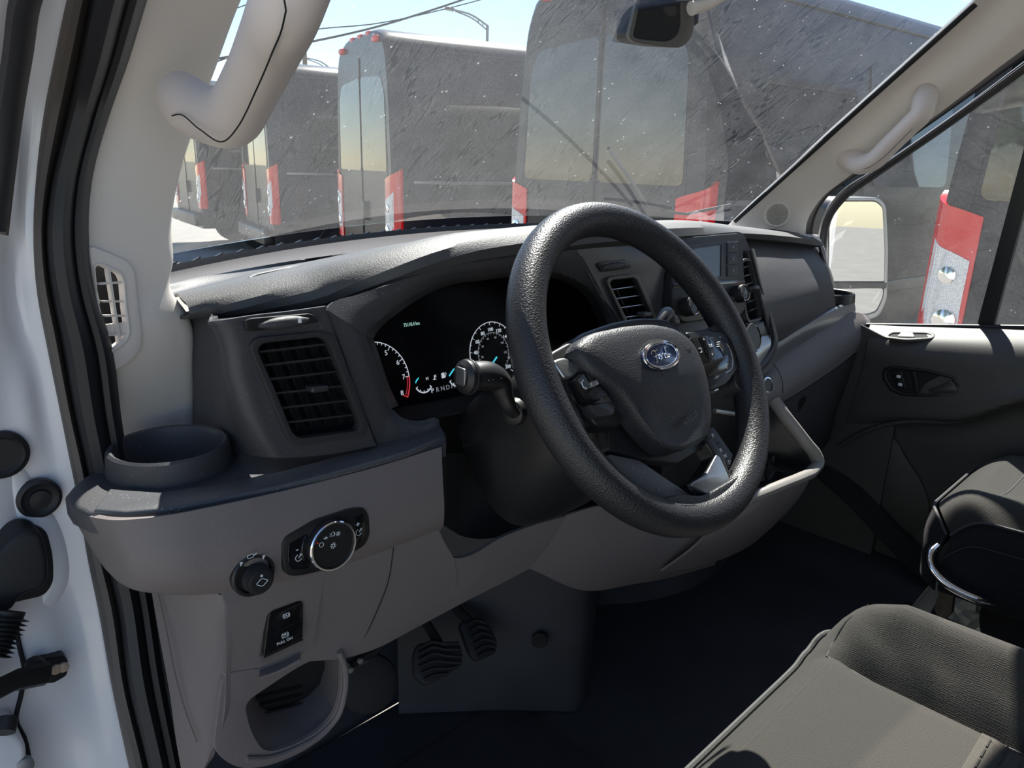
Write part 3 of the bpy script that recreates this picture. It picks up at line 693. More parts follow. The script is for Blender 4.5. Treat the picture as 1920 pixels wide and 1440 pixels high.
part('vent_pod', thick(cut(loft(side, 110, 90), [(474, 652), (486, 638), (598, 626), (616, 631), (628, 648), (655, 722), (683, 797), (678, 813), (562, 830), (544, 819), (511, 737)]), .004), DASH, DB, 'grained pod holding the outer driver vent')
# --- instrument surround: from the pod seam round the screen opening
OPEN = [(686, 630), (694, 619), (747, 573), (800, 541), (843, 524), (893, 517), (953, 511), (1023, 509), (1062, 518), (1108, 547), (1128, 580), (1142, 615)]
OUT = [(612, 580), (618, 572), (668, 553), (722, 536), (800, 511), (880, 491), (960, 480), (1040, 469), (1078, 464), (1088, 480), (1118, 545), (1172, 612)]
SY = [.664, .668, .685, .695, .695, .690, .688, .690, .690, .690, .690, .690]
r0 = [W(u, v, y=y) for (u, v), y in zip(OUT, SY)]
r2 = [W(u, v, y=y+.014) for (u, v), y in zip(OPEN, SY)]
r1 = [(a+b)/2+A(0, -.004, 0) for a, b in zip(r0, r2)]
r3 = [W(u, v, y=.765) for u, v in [(700, 634), (706, 624), (752, 583), (803, 551), (846, 534), (895, 527), (953, 520), (1020, 518), (1054, 527), (1096, 555), (1114, 586), (1126, 618)]]
SUR = part('instrument_surround', thick(loft([r0, r1, r2, r2, r3], 70, 20, lin_v=True), .004), DASH, DB, 'dark hooded surround of the instrument screen')
lw = [[W(612, 582, y=.664), W(640, 655, y=.664), W(668, 735, y=.664), W(690, 795, y=.664), W(705, 838, y=.664)],
      [W(652, 604, y=.668), W(676, 660, y=.668), W(705, 735, y=.668), W(725, 785, y=.667), W(752, 836, y=.664)],
      [W(686, 630, y=.680), W(700, 675, y=.680), W(720, 732, y=.680), W(738, 772, y=.677), W(800, 808, y=.672)]]
part('surround_cheek', thick(loft(lw, 36, 12), .004), DASH, SUR)
lw2 = [[W(686, 630, y=.680), W(700, 675, y=.680), W(720, 732, y=.680), W(736, 765, y=.679)], [W(700, 634, y=.765), W(714, 676, y=.765), W(732, 728, y=.765), W(748, 760, y=.765)]]
part('surround_inner_wall', thick(loft(lw2, 20, 6), .003), DASH, SUR)
lip = [[W(732, 764, y=.678), W(756, 784, y=.676), W(793, 788, y=.674), W(815, 783, y=.672), W(823, 786, y=.672)],
       [W(724, 782, y=.668), W(750, 803, y=.664), W(790, 808, y=.662), W(818, 802, y=.662), W(824, 800, y=.664)],
       [W(716, 808, y=.665), W(745, 826, y=.662), W(790, 824, y=.661), W(818, 812, y=.662), W(823, 810, y=.664)],
       [W(704, 838, y=.665), W(745, 836, y=.664), W(790, 826, y=.664), W(818, 816, y=.666), W(821, 812, y=.67)]]
part('surround_lip', thick(loft(lip, 30, 16), .004), DASH, SUR, 'rounded lower lip of the surround')
part('panel_seam', tube([W(u, v, y=.6622) for u, v in ((613, 582), (638, 648), (665, 724), (690, 792), (708, 836))], .0007, 6, smooth=20), DARK, SUR)

# --- instrument screen
NC = unit(A(0, -.97, .24))
CP = W(880, 650, y=.775)
def cl(u, v, h=0): return W(u, v, pl=(CP+NC*h, NC))
EYc = unit(A(0, .24, .97)); EXc = A(1, 0, 0)
scr = [(640, 650), (700, 560), (840, 500), (1060, 495), (1160, 560), (1190, 660), (1150, 720), (960, 722), (740, 768), (690, 790)]
IC = part('instrument_screen', plate([cl(u, v) for u, v in scr], NC, .012), SCREEN, DB, 'black instrument screen with lit dials')
part('screen_shelf', thick(loft([[cl(740, 765, .001), cl(850, 745, .001), cl(960, 722, .001), cl(1100, 690, .001)], [W(752, 790, y=.69), W(860, 772, y=.69), W(985, 745, y=.69), W(1120, 700, y=.69)]], 20, 6), .003), DARK, IC)
part('display_panel', plate(roundpoly([cl(u, v, .001) for u, v in ((758, 612), (858, 592), (872, 660), (790, 672), (768, 664))], .004), NC, .001), SCREEN, IC)
def dial(cu, cv, R, a0, a1, m, ticks, minor, rt, w=.0011):
    c = cl(cu, cv, .0012); out = [tube(arc(c, R, a0, a1, 60, EXc, EYc), w, 6)]
    for k in range(ticks+1):
        a = a0+(a1-a0)*k/ticks; L_ = .006 if k % minor == 0 else .0033
        e = arc(c, R, a, a, 1, EXc, EYc)[0]; out.append(tube([e, e+unit(c-e)*L_], w*.8, 5))
    return c, join(*out)
# rev counter: centre found from the arc 4..7
def fitc(px):
    P_ = [cl(u, v, .0012) for u, v in px]; o_ = P_[0]
    M_ = np.array([[2*(p-o_).dot(EXc), 2*(p-o_).dot(EYc), 1] for p in P_]); b_ = np.array([(p-o_).dot(EXc)**2+(p-o_).dot(EYc)**2 for p in P_])
    a_, c_, d_ = np.linalg.lstsq(M_, b_, rcond=None)[0]
    return o_+EXc*a_+EYc*c_, math.sqrt(d_+a_*a_+c_*c_)
c0, RT = fitc([(690, 642), (702, 641), (733, 652), (757, 679), (768, 706), (770, 720), (763, 743)])
def pol(c, R, a): return arc(c, R, a, a, 1, EXc, EYc)[0]
def ang(u, v, c):
    d = cl(u, v, .0012)-c; return math.degrees(math.atan2(d.dot(EYc), d.dot(EXc)))
a4, a7, a8 = ang(700, 642, c0), ang(768, 705, c0), ang(763, 744, c0)
tk = [tube(arc(c0, RT, a7, a4+60, 70, EXc, EYc), .0006, 6)]
for k in range(0, 19):
    a = a4+(a7-a4)*k/12.; 
    if k > 12: a = a4-(a7-a4)*(k-12)/12.
    L_ = .0060 if k % 4 == 0 else .0030
    tk.append(tube([pol(c0, RT, a), pol(c0, RT-L_, a)], .0005, 5))
part('dial_scale', join(*tk), GLOW, IC, 'white arc of the rev counter')
part('dial_scale', join(tube(arc(c0, RT, a8, a7, 24, EXc, EYc), .0010, 6), tube(arc(c0, RT-.0035, a8+2, a7, 24, EXc, EYc), .0005, 6), tube([pol(c0, RT, a8), pol(c0, RT-.007, a8)], .0008, 5)), GLOWR, IC, 'red end of the rev counter')
for s, u, v in (('4', 697, 657), ('5', 724, 662), ('6', 746, 680), ('7', 757, 707), ('8', 754, 737)):
    part('dial_number', text_geo(s, cl(u, v, .0012), EXc, EYc, .0092), GLOW, IC)
# speedometer
c1, RS = fitc([(881, 660), (884, 640), (892, 622), (905, 608), (921, 603), (940, 609), (884, 682)])
out = [tube(arc(c1, RS, -45, 225, 90, EXc, EYc), .0006, 6)]
for k in range(0, 21):
    a = 225-270*k/20.; L_ = .0045 if k % 2 == 0 else .0025
    out.append(tube([pol(c1, RS, a), pol(c1, RS-L_, a)], .0004, 5))
part('dial_scale', join(*out), GLOW, IC, 'outer speedometer scale')
out = [tube(arc(c1, RS*.66, -45, 225, 70, EXc, EYc), .0005, 6)]
for k in range(0, 25):
    a = 225-270*k/24.; out.append(tube([pol(c1, RS*.66, a), pol(c1, RS*.66-.0028, a)], .0004, 5))
DIM = mat('dim_dial_print', (0.3, 0.31, 0.33), 0.5, emit=(0.5, 0.55, 0.6), estr=0.12)
part('dial_scale', join(*out), DIM, IC, 'faint inner speedometer scale')
for i, s in enumerate(('0', '20', '40', '60', '80', '100', '120', '140', '160', '180', '200')):
    a = 225-27*i; part('dial_number', text_geo(s, pol(c1, RS-.011, a), EXc, EYc, .0075), GLOW, IC)
for i, s in enumerate(('20', '40', '60', '80', '100', '120')):
    a = 225-270*(i+1)/7.; part('dial_number', text_geo(s, pol(c1, RS*.66-.007, a), EXc, EYc, .0042), DIM, IC)
part('needle', plate([cl(u, v, .0025) for u, v in ((921, 682), (926, 676), (931, 668), (933, 670), (926, 680), (923, 686))], NC, .0006), GLOWC, IC, 'cyan speedometer needle')
part('odometer', text_geo('75110.4 km', cl(772, 608, .0025), EXc, EYc, .0068, sx=.82), GLOWG, IC, 'odometer reading')
for i, s in enumerate('PRNDM'):
    u = 811+i*9.6; part('gear_letter', text_geo(s, cl(u, 733-i*2.2, .0012), EXc, EYc, .0092), DIM if i else GLOW, IC)
def gauge(cu, cv, flip):
    c = cl(cu, cv, .0012); R_ = .0145
    part('gauge_scale', join(tube(arc(c, R_, 205, 325, 24, EXc, EYc), .0010, 6), *[tube([pol(c, R_, a), pol(c, R_-.003, a)], .0005, 5) for a in (205, 235, 265, 295, 325)]), GLOW, IC)
gauge(794, 716, 1); gauge(856, 704, 1)
part('needle', plate([cl(u, v, .002) for u, v in ((779, 717), (781, 712), (786, 707), (785, 710), (781, 716), (780, 719))], NC, .0006), GLOWC, IC, 'short cyan gauge needle')
part('needle', plate([cl(u, v, .002) for u, v in ((842, 704), (847, 696), (851, 691), (853, 691), (848, 699), (843, 706))], NC, .0006), GLOWC, IC, 'cyan fuel needle')
part('gauge_letter', text_geo('H', cl(801, 710, .0012), EXc, EYc, .006), GLOW, IC)
s_ = [tube([cl(812, 712, .0012), cl(818, 711, .0012)], .0005, 5), tube([cl(815, 711, .0012), cl(815, 703, .0012)], .0008, 5), tube([cl(815, 704, .0012), cl(818, 703, .0012)], .0004, 5), tube([cl(815, 707, .0012), cl(818, 706, .0012)], .0004, 5)]
part('temperature_symbol', join(*s_), GLOW, IC)
part('fuel_symbol', join(plate(rrect(cl(831, 704, .0012), EXc, EYc, .0055, .0075, .001, 3), NC, .0004), tube([cl(835, 707, .0012), cl(836.5, 700, .0012), cl(834.5, 698, .0012)], .0004, 5)), GLOW, IC)

# --- air vents
def vent_unit(outer, inner, pf, n, slats, knob, depth=.05, vanes=5, mb=BEZ, ms=BEZ, name='air_vent', label=None, bev=.0025, knobmat=BEZ, tilt=.36):
    ve = part(name, plate(roundpoly([pf(u, v, .006) for u, v in outer], .010, 6), n, .010, bev, holes=[roundpoly([pf(u, v, .006) for u, v in inner], .006, 6)]), mb, DB, label)
    part('duct', plate(roundpoly([pf(u, v, -.03) for u, v in outer], .008), n, .004), DARK, ve, 'dark duct inside the vent')
    c = sum(pf(u, v) for u, v in inner)/len(inner)
    # duct walls
    part('duct_wall', facing(grid([[pf(u, v, .003) for u, v in inner]+[pf(*inner[0], .003)], [c+(pf(u, v)-c)*1.02-n*.036 for u, v in inner]+[c+(pf(*inner[0])-c)*1.02-n*.036]])), DARK, ve)
    for a, b in slats:
        p, q = pf(*a, -.004), pf(*b, -.004); ex = unit(q-p); dn = unit(n+A(0, 0, tilt))
        part('slat', box((p+q)/2, (np.linalg.norm(q-p), .0020, .0085), [ex, unit(np.cross(dn, ex)), dn], .0006, 1), ms, ve)
    (a0, a1), (b0, b1) = slats[0], slats[-1]
    for k in range(vanes):
        t = (k+.5)/vanes
        p = pf(a0[0]*(1-t)+a1[0]*t, a0[1]*(1-t)+a1[1]*t, -.02); q = pf(b0[0]*(1-t)+b1[0]*t, b0[1]*(1-t)+b1[1]*t, -.02)
        p, q = p+(p-q)*.08, q+(q-p)*.08; ey = unit(q-p)
        part('vane', box((p+q)/2, (.0016, np.linalg.norm(q-p), .014), [unit(np.cross(ey, n)), ey, n]), BLK, ve)
    if knob:
        (u, v), w_, h_ = knob; p = pf(u, v, .003)
        part('vent_knob', box(p, (w_, h_, .016), [unit(pf(u+20, v-2)-pf(u, v)), unit(np.cross(n, pf(u+20, v-2)-pf(u, v))), n], .0025, 3), knobmat, ve, 'small grip of the vent slats')
    return ve
vo = [(468, 650), (480, 634), (600, 622), (620, 627), (634, 642), (662, 722), (690, 800), (686, 818), (560, 837), (540, 826), (505, 740)]
vi = [(482, 656), (493, 643), (596, 632), (610, 636), (620, 650), (648, 722), (676, 794), (671, 808), (563, 823), (548, 812), (517, 735)]
vent_unit(vo, vi, pod, NP, [((484, 661), (616, 645)), ((492, 686), (628, 670)), ((502, 712), (640, 696)), ((511, 739), (651, 723)), ((523, 766), (661, 750)), ((534, 793), (671, 777))], ((594, 728), .020, .0065), label='outer driver air vent with six slats')
# vent shutter thumbwheels
def shutter(pts, thumb, pf, n, mark, m=DASH):
    s = part('vent_shutter', plate(roundpoly([pf(u, v, .0045) for u, v in pts], .003), n, .004, .0008), BLK, DB, 'thumbwheel recess above the vent')
    a, b = pf(*thumb[0], .0045), pf(*thumb[1], .0045)
    part('thumbwheel', tube([a, a*.75+b*.25, (a+b)/2, a*.25+b*.75, b], [.002, .0052, .0062, .0052, .002], 12, smooth=14), m, s)
    if mark: part('thumbwheel_mark', box(pf(*mark, .0105), (.003, .003, .006), None, .0005, 1), PRINT, s)
shutter([(457, 603), (470, 597), (580, 588), (592, 592), (600, 604), (480, 621), (463, 620)], ((484, 611), (578, 599)), pod, NP, (562, 600))

# --- driver's shelf with cup holder
SZ = -.312
def sh(u, v, h=0): return W(u, v, z=SZ+h)
so_ = [(121, 928), (140, 905), (205, 862), (270, 835), (362, 806), (450, 826), (530, 840), (640, 832), (750, 812), (826, 796), (837, 812), (836, 826), (760, 852), (680, 875), (600, 897), (500, 921), (400, 942), (310, 958), (230, 966), (165, 962), (132, 946)]
CC = sh(331, 866)+A(-.007, -.004, 0)
SHELF = part('shelf', plate([sh(u, v) for u, v in so_], (0, 0, 1), .020, .005, 3, holes=[arc(CC, .054, 0, 351, 40, (1, 0, 0), (0, 1, 0))]), DASH, DB, 'dark shelf under the vent, reaching to the door opening')
li = [(205, 915), (300, 922), (400, 908), (520, 884), (640, 853), (760, 818), (828, 798), (834, 818), (760, 848), (680, 871), (600, 893), (500, 917), (400, 937), (310, 953), (235, 960), (175, 955)]
def inset(P, d):
    c = sum(P)/len(P); return [p+(c-p)*d for p in P]
part('shelf_rail', plate([sh(u, v, .0035) for u, v in li], (0, 0, 1), .006, .003, 3), DASHC, SHELF, 'smoother raised strip along the front of the shelf')
CUP = part('cup_holder', lathe(CC, (0, 0, 1), [(0.0286, -.075), (0.0468, -.07), (0.0511, -.004), (0.0516, .019), (0.0535, .0235), (0.0563, .025), (0.0592, .0225), (0.0602, .017), (0.0616, .001), (0.0616, -.012)], 56, caps=False), DASH, DB, 'round raised cup holder at the end of the shelf')
part('cup_floor', lathe(CC, (0, 0, 1), [(0, -.068), (.046, -.068)], 32), DARK, CUP)

# --- upper warm grey band under the shelf
B1 = [
    [(128, 950, .765), (165, 968, .70), (230, 975, .655), (310, 967, .638), (400, 950, .630), (550, 916, .628), (700, 877, .628), (828, 838, .628)],
    [(142, 978, .770), (178, 997, .70), (240, 1004, .652), (315, 1000, .634), (400, 985, .626), (550, 948, .622), (700, 908, .622), (829, 868, .622)],
    [(160, 1010, .772), (195, 1035, .70), (255, 1045, .646), (325, 1043, .628), (405, 1030, .620), (550, 995, .615), (700, 952, .615), (831, 910, .615)],
    [(185, 1050, .772), (215, 1073, .70), (265, 1085, .648), (330, 1085, .630), (410, 1075, .620), (555, 1043, .614), (700, 1000, .614), (833, 955, .614)],
    [(205, 1075, .772), (232, 1096, .705), (275, 1106, .658), (335, 1108, .640), (415, 1100, .628), (560, 1072, .621), (702, 1028, .621), (832, 980, .621)],
    [(218, 1084, .772), (245, 1104, .72), (285, 1112, .68), (340, 1116, .662), (420, 1112, .645), (562, 1086, .636), (703, 1042, .636), (828, 994, .636)]]
LB = part('knee_band', thick(loft([[W(u, v, y=y) for u, v, y in r] for r in B1], 60, 30), .005), BROWN, DB, 'warm grey moulded band below the shelf')
# --- lower panel with bin
B2 = [
    [(415, 1106, .640), (500, 1092, .633), (562, 1078, .632), (640, 1055, .632), (703, 1034, .632), (822, 992, .632)],
    [(424, 1135, .634), (500, 1120, .632), (566, 1108, .632), (650, 1085, .633), (724, 1060, .634), (836, 1022, .636)],
    [(424, 1170, .635), (500, 1155, .634), (575, 1142, .634), (655, 1120, .636), (728, 1098, .638), (850, 1046, .642)],
    [(422, 1240, .640), (500, 1222, .640), (580, 1205, .640), (640, 1190, .642), (724, 1160, .645), (850, 1110, .655)],
    [(420, 1262, .642), (500, 1250, .642), (580, 1240, .643), (640, 1235, .645), (690, 1222, .650), (790, 1172, .662)]]
LP = part('knee_panel', thick(loft([[W(u, v, y=y) for u, v, y in r] for r in B2], 50, 30), .005), BROWN, DB, 'warm grey knee panel left of the steering column')
B3 = [
    [(835, 1030, .640), (852, 1046, .643), (880, 1042, .648), (940, 1008, .655), (1000, 985, .66), (1062, 968, .665)],
    [(842, 1075, .650), (870, 1075, .653), (905, 1062, .655), (950, 1040, .66), (1000, 1015, .664), (1040, 1005, .668)],
    [(790, 1172, .662), (850, 1140, .668), (900, 1114, .672), (940, 1094, .675), (965, 1081, .678), (992, 1067, .68)]]
part('knee_panel', thick(loft([[W(u, v, y=y) for u, v, y in r] for r in B3], 36, 20), .005), BROWN, DB, 'warm grey panel under the steering column')
part('panel_seam', tube([W(u, v, y=.6325) for u, v in ((605, 1083), (602, 1130), (594, 1195), (590, 1213))], .0006, 5), RUBG, DB)
part('panel_seam', tube([W(u, v, y=y) for u, v, y in ((738, 1026, .632), (728, 1090, .636), (705, 1150, .641), (680, 1200, .646), (650, 1240, .648))], .0006, 5, smooth=16), DARK, DB)
# left kick panel running down beside the seal
B4 = [
    [(284, 1108, .73), (318, 1112, .70), (360, 1114, .672), (400, 1112, .652), (428, 1120, .640)],
    [(300, 1200, .725), (335, 1195, .70), (372, 1190, .675), (404, 1180, .655), (426, 1168, .636)],
    [(318, 1300, .715), (352, 1300, .69), (385, 1290, .67), (410, 1275, .652), (424, 1262, .640)],
    [(332, 1400, .705), (366, 1400, .68), (392, 1380, .662), (408, 1360, .65), (420, 1345, .642)],
    [(345, 1470, .695), (372, 1455, .675), (388, 1430, .664), (398, 1405, .655), (410, 1390, .648)]]
part('kick_panel', thick(loft([[W(u, v, y=y) for u, v, y in r] for r in B4], 30, 40), .005), BROWN, DB, 'warm grey kick panel beside the door seal')
part('panel_seam', tube([W(u, v, y=y) for u, v, y in ((297, 1112, .712), (312, 1180, .706), (330, 1270, .696), (352, 1345, .685), (370, 1392, .672))], .0006, 5, smooth=16), RUBG, DB)
# open storage bin: rim, walls, ribbed floor
def bn(u, v, h=0): return W(u, v, pl=(W(540, 1330, y=.648)-A(0, h, 0), A(0, -1, -.06)))
bo = [(418, 1262), (470, 1256), (560, 1240), (640, 1222), (652, 1240), (652, 1300), (640, 1345), (610, 1382), (560, 1415), (500, 1438), (455, 1442), (425, 1430), (400, 1405), (408, 1340)]
bi = [(458, 1318), (500, 1290), (560, 1250), (620, 1222), (632, 1218), (640, 1240), (640, 1300), (628, 1340), (600, 1370), (555, 1396), (510, 1410), (490, 1404), (470, 1370)]
BIN = part('storage_bin', plate(roundpoly([bn(u, v, .002) for u, v in bo], .02, 6), (0, -1, -.06), .006, .003, 3, holes=[roundpoly([bn(u, v, .002) for u, v in bi], .015, 6)]), BROWN, DB, 'open storage bin with a warm grey rim low on the left')
cb = sum(bn(u, v) for u, v in bi)/len(bi)
fr = [bn(u, v, 0) for u, v in bi]; bk = [cb+(p-cb)*.82+A(.02, .055, -.004) for p in fr]
part('bin_wall', facing(grid([fr+fr[:1], bk+bk[:1]])), BROWN, BIN)
part('bin_back', plate(bk, (0, -1, 0), .003), DARK, BIN)
for k in range(6):
    a, b = bn(476+k*5, 1312+k*14, -.05), bn(566+k*2, 1290+k*14, -.05)
    part('rib', tube([a, b], .0013, 6), BLK, BIN)
part('bin_rim_edge', tube([bn(u, v, .004) for u, v in ((636, 1222), (646, 1250), (645, 1305), (632, 1345), (603, 1376), (556, 1404), (505, 1422), (462, 1424))], .0035, 8, smooth=30), BROWN, BIN)

# --- mirror adjuster, light switch, parking brake switch
NB = unit(A(0, -1, .05))
def bd(u, v, h=0): return W(u, v, pl=(W(560, 1020, y=.6165)+NB*h, NB))
EXB = A(1, 0, 0); EYB = unit(A(0, .05, 1))
c = W(474, 1077, y=.6165)
MS = part('mirror_switch', lathe(c-NB*.003, NB, [(.0215, 0), (.0215, .005), (.0200, .0068), (.0178, .0068), (.0165, .004), (.0, .004)], 40), BLK, DB, 'round black mirror adjuster')
k0 = c+NB*.001+A(.001, 0, -.002)
part('adjuster_knob', lathe(k0, NB, [(.0135, 0), (.0130, .010), (.0122, .014), (.0105, .0155), (.0, .0158)], 24), DARK, MS)
kn = [lathe(k0+NB*(.002+.0022*i), NB, [(.0134, 0), (.0141, .0008), (.0134, .0016)], 28) for i in range(5)]
part('knob_grip', join(*kn), DARK, MS)
def onp(u, v, h): return W(u, v, pl=(c+NB*h, NB))
kf = k0+NB*.0162
part('adjuster_symbol', join(tube([kf+EXB*(.0045*math.cos(a)*(1+.25*math.cos(4*a)))+EYB*(.0036*math.sin(a)) for a in np.linspace(0, 2*math.pi, 24)], .00035, 5), lathe(kf+EYB*.0068, NB, [(.0013, 0), (.0013, .0003)], 12)), PRINT, MS)
for a in ((452, 1058), (494, 1045)):
    p = onp(*a, .0075); s = .0022
    part('arrow_mark', plate([p+EXB*s+EYB*s*.6, p-EXB*s*.4+EYB*s, p-EXB*s*.2-EYB*s], NB, .0004), PRINT, MS)
p = onp(470, 1043, .0075); part('mirror_symbol', join(tube(rrect(p, EXB, EYB, .006, .0035, .001, 3)+[rrect(p, EXB, EYB, .006, .0035, .001, 3)[0]], .0003, 5), tube([p+EXB*.0035, p+EXB*.006+EYB*.001], .0006, 5)), PRINT, MS)
LSo = [(528, 1020), (536, 1006), (590, 975), (660, 953), (684, 952), (693, 968), (694, 1005), (684, 1024), (600, 1072), (560, 1081), (538, 1080), (530, 1060)]
LS = part('light_switch_panel', plate(roundpoly([bd(u, v, .004) for u, v in LSo], .006, 5), NB, .008, .0015), BLK, DB, 'gloss black headlamp switch panel with silver ringed dial')
part('panel_button', plate(roundpoly([bd(u, v, .0052) for u, v in ((540, 1022), (578, 1000), (582, 1056), (580, 1066), (548, 1070), (540, 1058))], .004), NB, .002, .0006), GLOSS, LS)
part('panel_button', plate(roundpoly([bd(u, v, .0052) for u, v in ((664, 970), (684, 962), (687, 1000), (680, 1014), (668, 1022))], .004), NB, .002, .0006), GLOSS, LS)
cd_ = bd(617, 1019, .004)
DL = part('light_dial', lathe(cd_, NB, [(.0265, 0), (.0262, .006), (.0252, .0085), (.0225, .0088), (.0222, .0078), (.0, .0078)], 48), BLK, LS)
part('dial_ring', lathe(cd_, NB, [(.0238, .0078), (.0262, .0074), (.0266, .0090), (.0256, .0102), (.0240, .0102), (.0236, .0090)], 48, caps=False), CHR, LS, 'satin silver ring')
part('dial_face_ring', tube(arc(cd_+NB*.0080, .0185, 0, 360, 40, EXB, EYB), .00025, 5), DARK, LS)
lc = cd_+NB*.0082
def sunsym(p, r): return join(tube(arc(p, r*.5, 0, 360, 16, EXB, EYB), r*.12, 5), *[tube([pol2(p, r*.68, a), pol2(p, r, a)], r*.11, 5) for a in range(0, 360, 45)])
def pol2(p, r, a): return p+EXB*r*math.cos(math.radians(a))+EYB*r*math.sin(math.radians(a))
part('dial_symbol', sunsym(lc+EYB*.0005, .0034), PRINT, LS)
part('dial_symbol', tube(arc(lc+EXB*-.013+EYB*.006, .0024, 0, 360, 18, EXB, EYB), .00035, 5), PRINT, LS)
part('dial_symbol', join(tube([lc+EXB*-.010+EYB*.0115, lc+EXB*-.005+EYB*.0115], .0004, 5), tube(arc(lc+EXB*-.0075+EYB*.0115, .0012, 0, 360, 10, EXB, EYB), .0003, 5)), PRINT, LS)
part('dial_symbol', join(tube(arc(lc+EXB*.0005+EYB*.013, .0022, -90, 90, 10, EXB, EYB), .0004, 5), *[tube([lc+EXB*-.003+EYB*(.013+d), lc+EXB*-.0005+EYB*(.013+d)], .0003, 5) for d in (-.0015, 0, .0015)]), PRINT, LS)
part('dial_symbol', sunsym(lc+EXB*.0065+EYB*.0115, .0026), PRINT, LS)
part('dial_mark', lathe(lc+EXB*-.0175+EYB*.0095, NB, [(.0011, 0), (.0011, .0003)], 10), AMB, LS)
for (u, v), s in (((557, 1030), '-'), ((671, 984), '+')):
    part('button_mark', text_geo(s, bd(u, v, .0056), EXB, EYB, .010), PRINT, LS)
for u, v in ((560, 1046), (673, 998)):
    p = bd(u, v, .0056); part('dimmer_symbol', join(tube(arc(p, .0034, 100, 330, 16, EXB, EYB), .00035, 5), tube([p, p+EXB*.003+EYB*.003], .0004, 5), sunsym(p+EXB*.0028+EYB*.0026, .0016)), PRINT, LS)
def pk(u, v, h=0): return W(u, v, pl=(W(530, 1190, y=.6335)+NB*h, NB))
PB = part('parking_brake_switch', plate(roundpoly([pk(u, v, .004) for u, v in ((503, 1156), (512, 1146), (562, 1127), (569, 1130), (568, 1198), (494, 1232))], .003), NB, .006, .001), GLOSS, DB, 'gloss black parking brake switch marked PULL ON')
part('switch_split', tube([pk(500, 1193, .0045), pk(568, 1160, .0045)], .0004, 5), DARK, PB)
part('switch_edge', tube([pk(494, 1233, .004), pk(568, 1199, .004)], .0011, 6), CHR, PB, 'bright lower edge')
part('switch_text', text_geo('PULL ON', pk(534, 1202, .0046), EXB, EYB, .0040, sx=1.1), PRINT, PB)
for u, v, s in ((537, 1154, 'A'), (535, 1191, 'P')):
    p = pk(u, v, .0046)
    part('switch_symbol', join(tube(arc(p, .0026, 0, 360, 18, EXB, EYB), .0003, 5), tube(arc(p, .0038, 130, 230, 8, EXB, EYB), .0003, 5), tube(arc(p, .0038, -50, 50, 8, EXB, EYB), .0003, 5), text_geo(s, p, EXB, EYB, .0042)), PRINT, PB)
part('finger_recess', thick(loft([[pk(490, 1236, .001), pk(520, 1222, .001), pk(566, 1202, .001)], [pk(488, 1252, -.012), pk(520, 1240, -.014), pk(564, 1218, -.012)], [pk(486, 1270, .002), pk(520, 1258, .002), pk(562, 1236, .002)]], 12, 10), .003), BROWN, PB)
# ================================================================== CENTRE STACK AND PASSENGER SIDE
NR = unit(A(0, -.95, .31)); EYR = unit(A(0, .31, .95)); EX = A(1, 0, 0)
def rd_(u, v, h=0): return W(u, v, pl=(W(1330, 500, y=.685)+NR*h, NR))
# panel left of the radio with the inner vent
cp = [[W(1076, 466, y=.692), W(1130, 461, y=.692), W(1200, 456, y=.698), W(1262, 452, y=.705)],
      [W(1090, 485, y=.691), W(1140, 482, y=.690), W(1205, 476, y=.692), W(1258, 474, y=.697)],
      [W(1112, 530, y=.690), W(1160, 530, y=.690), W(1215, 522, y=.690), W(1245, 518, y=.692)],
      [W(1150, 585, y=.688), W(1185, 588, y=.688), W(1225, 582, y=.688), W(1246, 575, y=.688)],
      [W(1180, 640, y=.684), W(1205, 645, y=.684), W(1240, 645, y=.684), W(1262, 640, y=.684)]]
part('centre_panel', thick(cut(loft(cp, 90, 90), [(1140, 529), (1146, 522), (1188, 517), (1195, 521), (1230, 598), (1224, 618), (1184, 627), (1177, 610)]), .004), DASHC, DB, 'smooth grey panel around the inner driver vent')
part('panel_seam', tube([W(u, v, y=.6895) for u, v in ((1090, 480), (1112, 520), (1132, 556), (1160, 606))], .0006, 5), DARK, DB)
NV = unit(A(0, -1, .05))
def cv_(u, v, h=0): return W(u, v, pl=(W(1185, 560, y=.689)+NV*h, NV))
vent_unit([(1136, 527), (1142, 520), (1190, 514), (1198, 518), (1236, 598), (1228, 622), (1182, 632), (1174, 612)],
          [(1143, 531), (1148, 525), (1187, 521), (1193, 524), (1226, 598), (1220, 615), (1186, 622), (1180, 608)], cv_, NV,
          [((1144, 544), (1194, 537)), ((1152, 561), (1201, 554)), ((1160, 578), (1209, 571)), ((1169, 596), (1217, 589))], ((1208, 589), .022, .008), vanes=4, ms=SILV, label='inner driver air vent', knobmat=DASHC)
shutter([(1119, 496), (1126, 491), (1172, 487), (1178, 489), (1185, 500), (1180, 503), (1135, 510), (1128, 510)], ((1130, 503), (1172, 496)), cv_, NV, None)
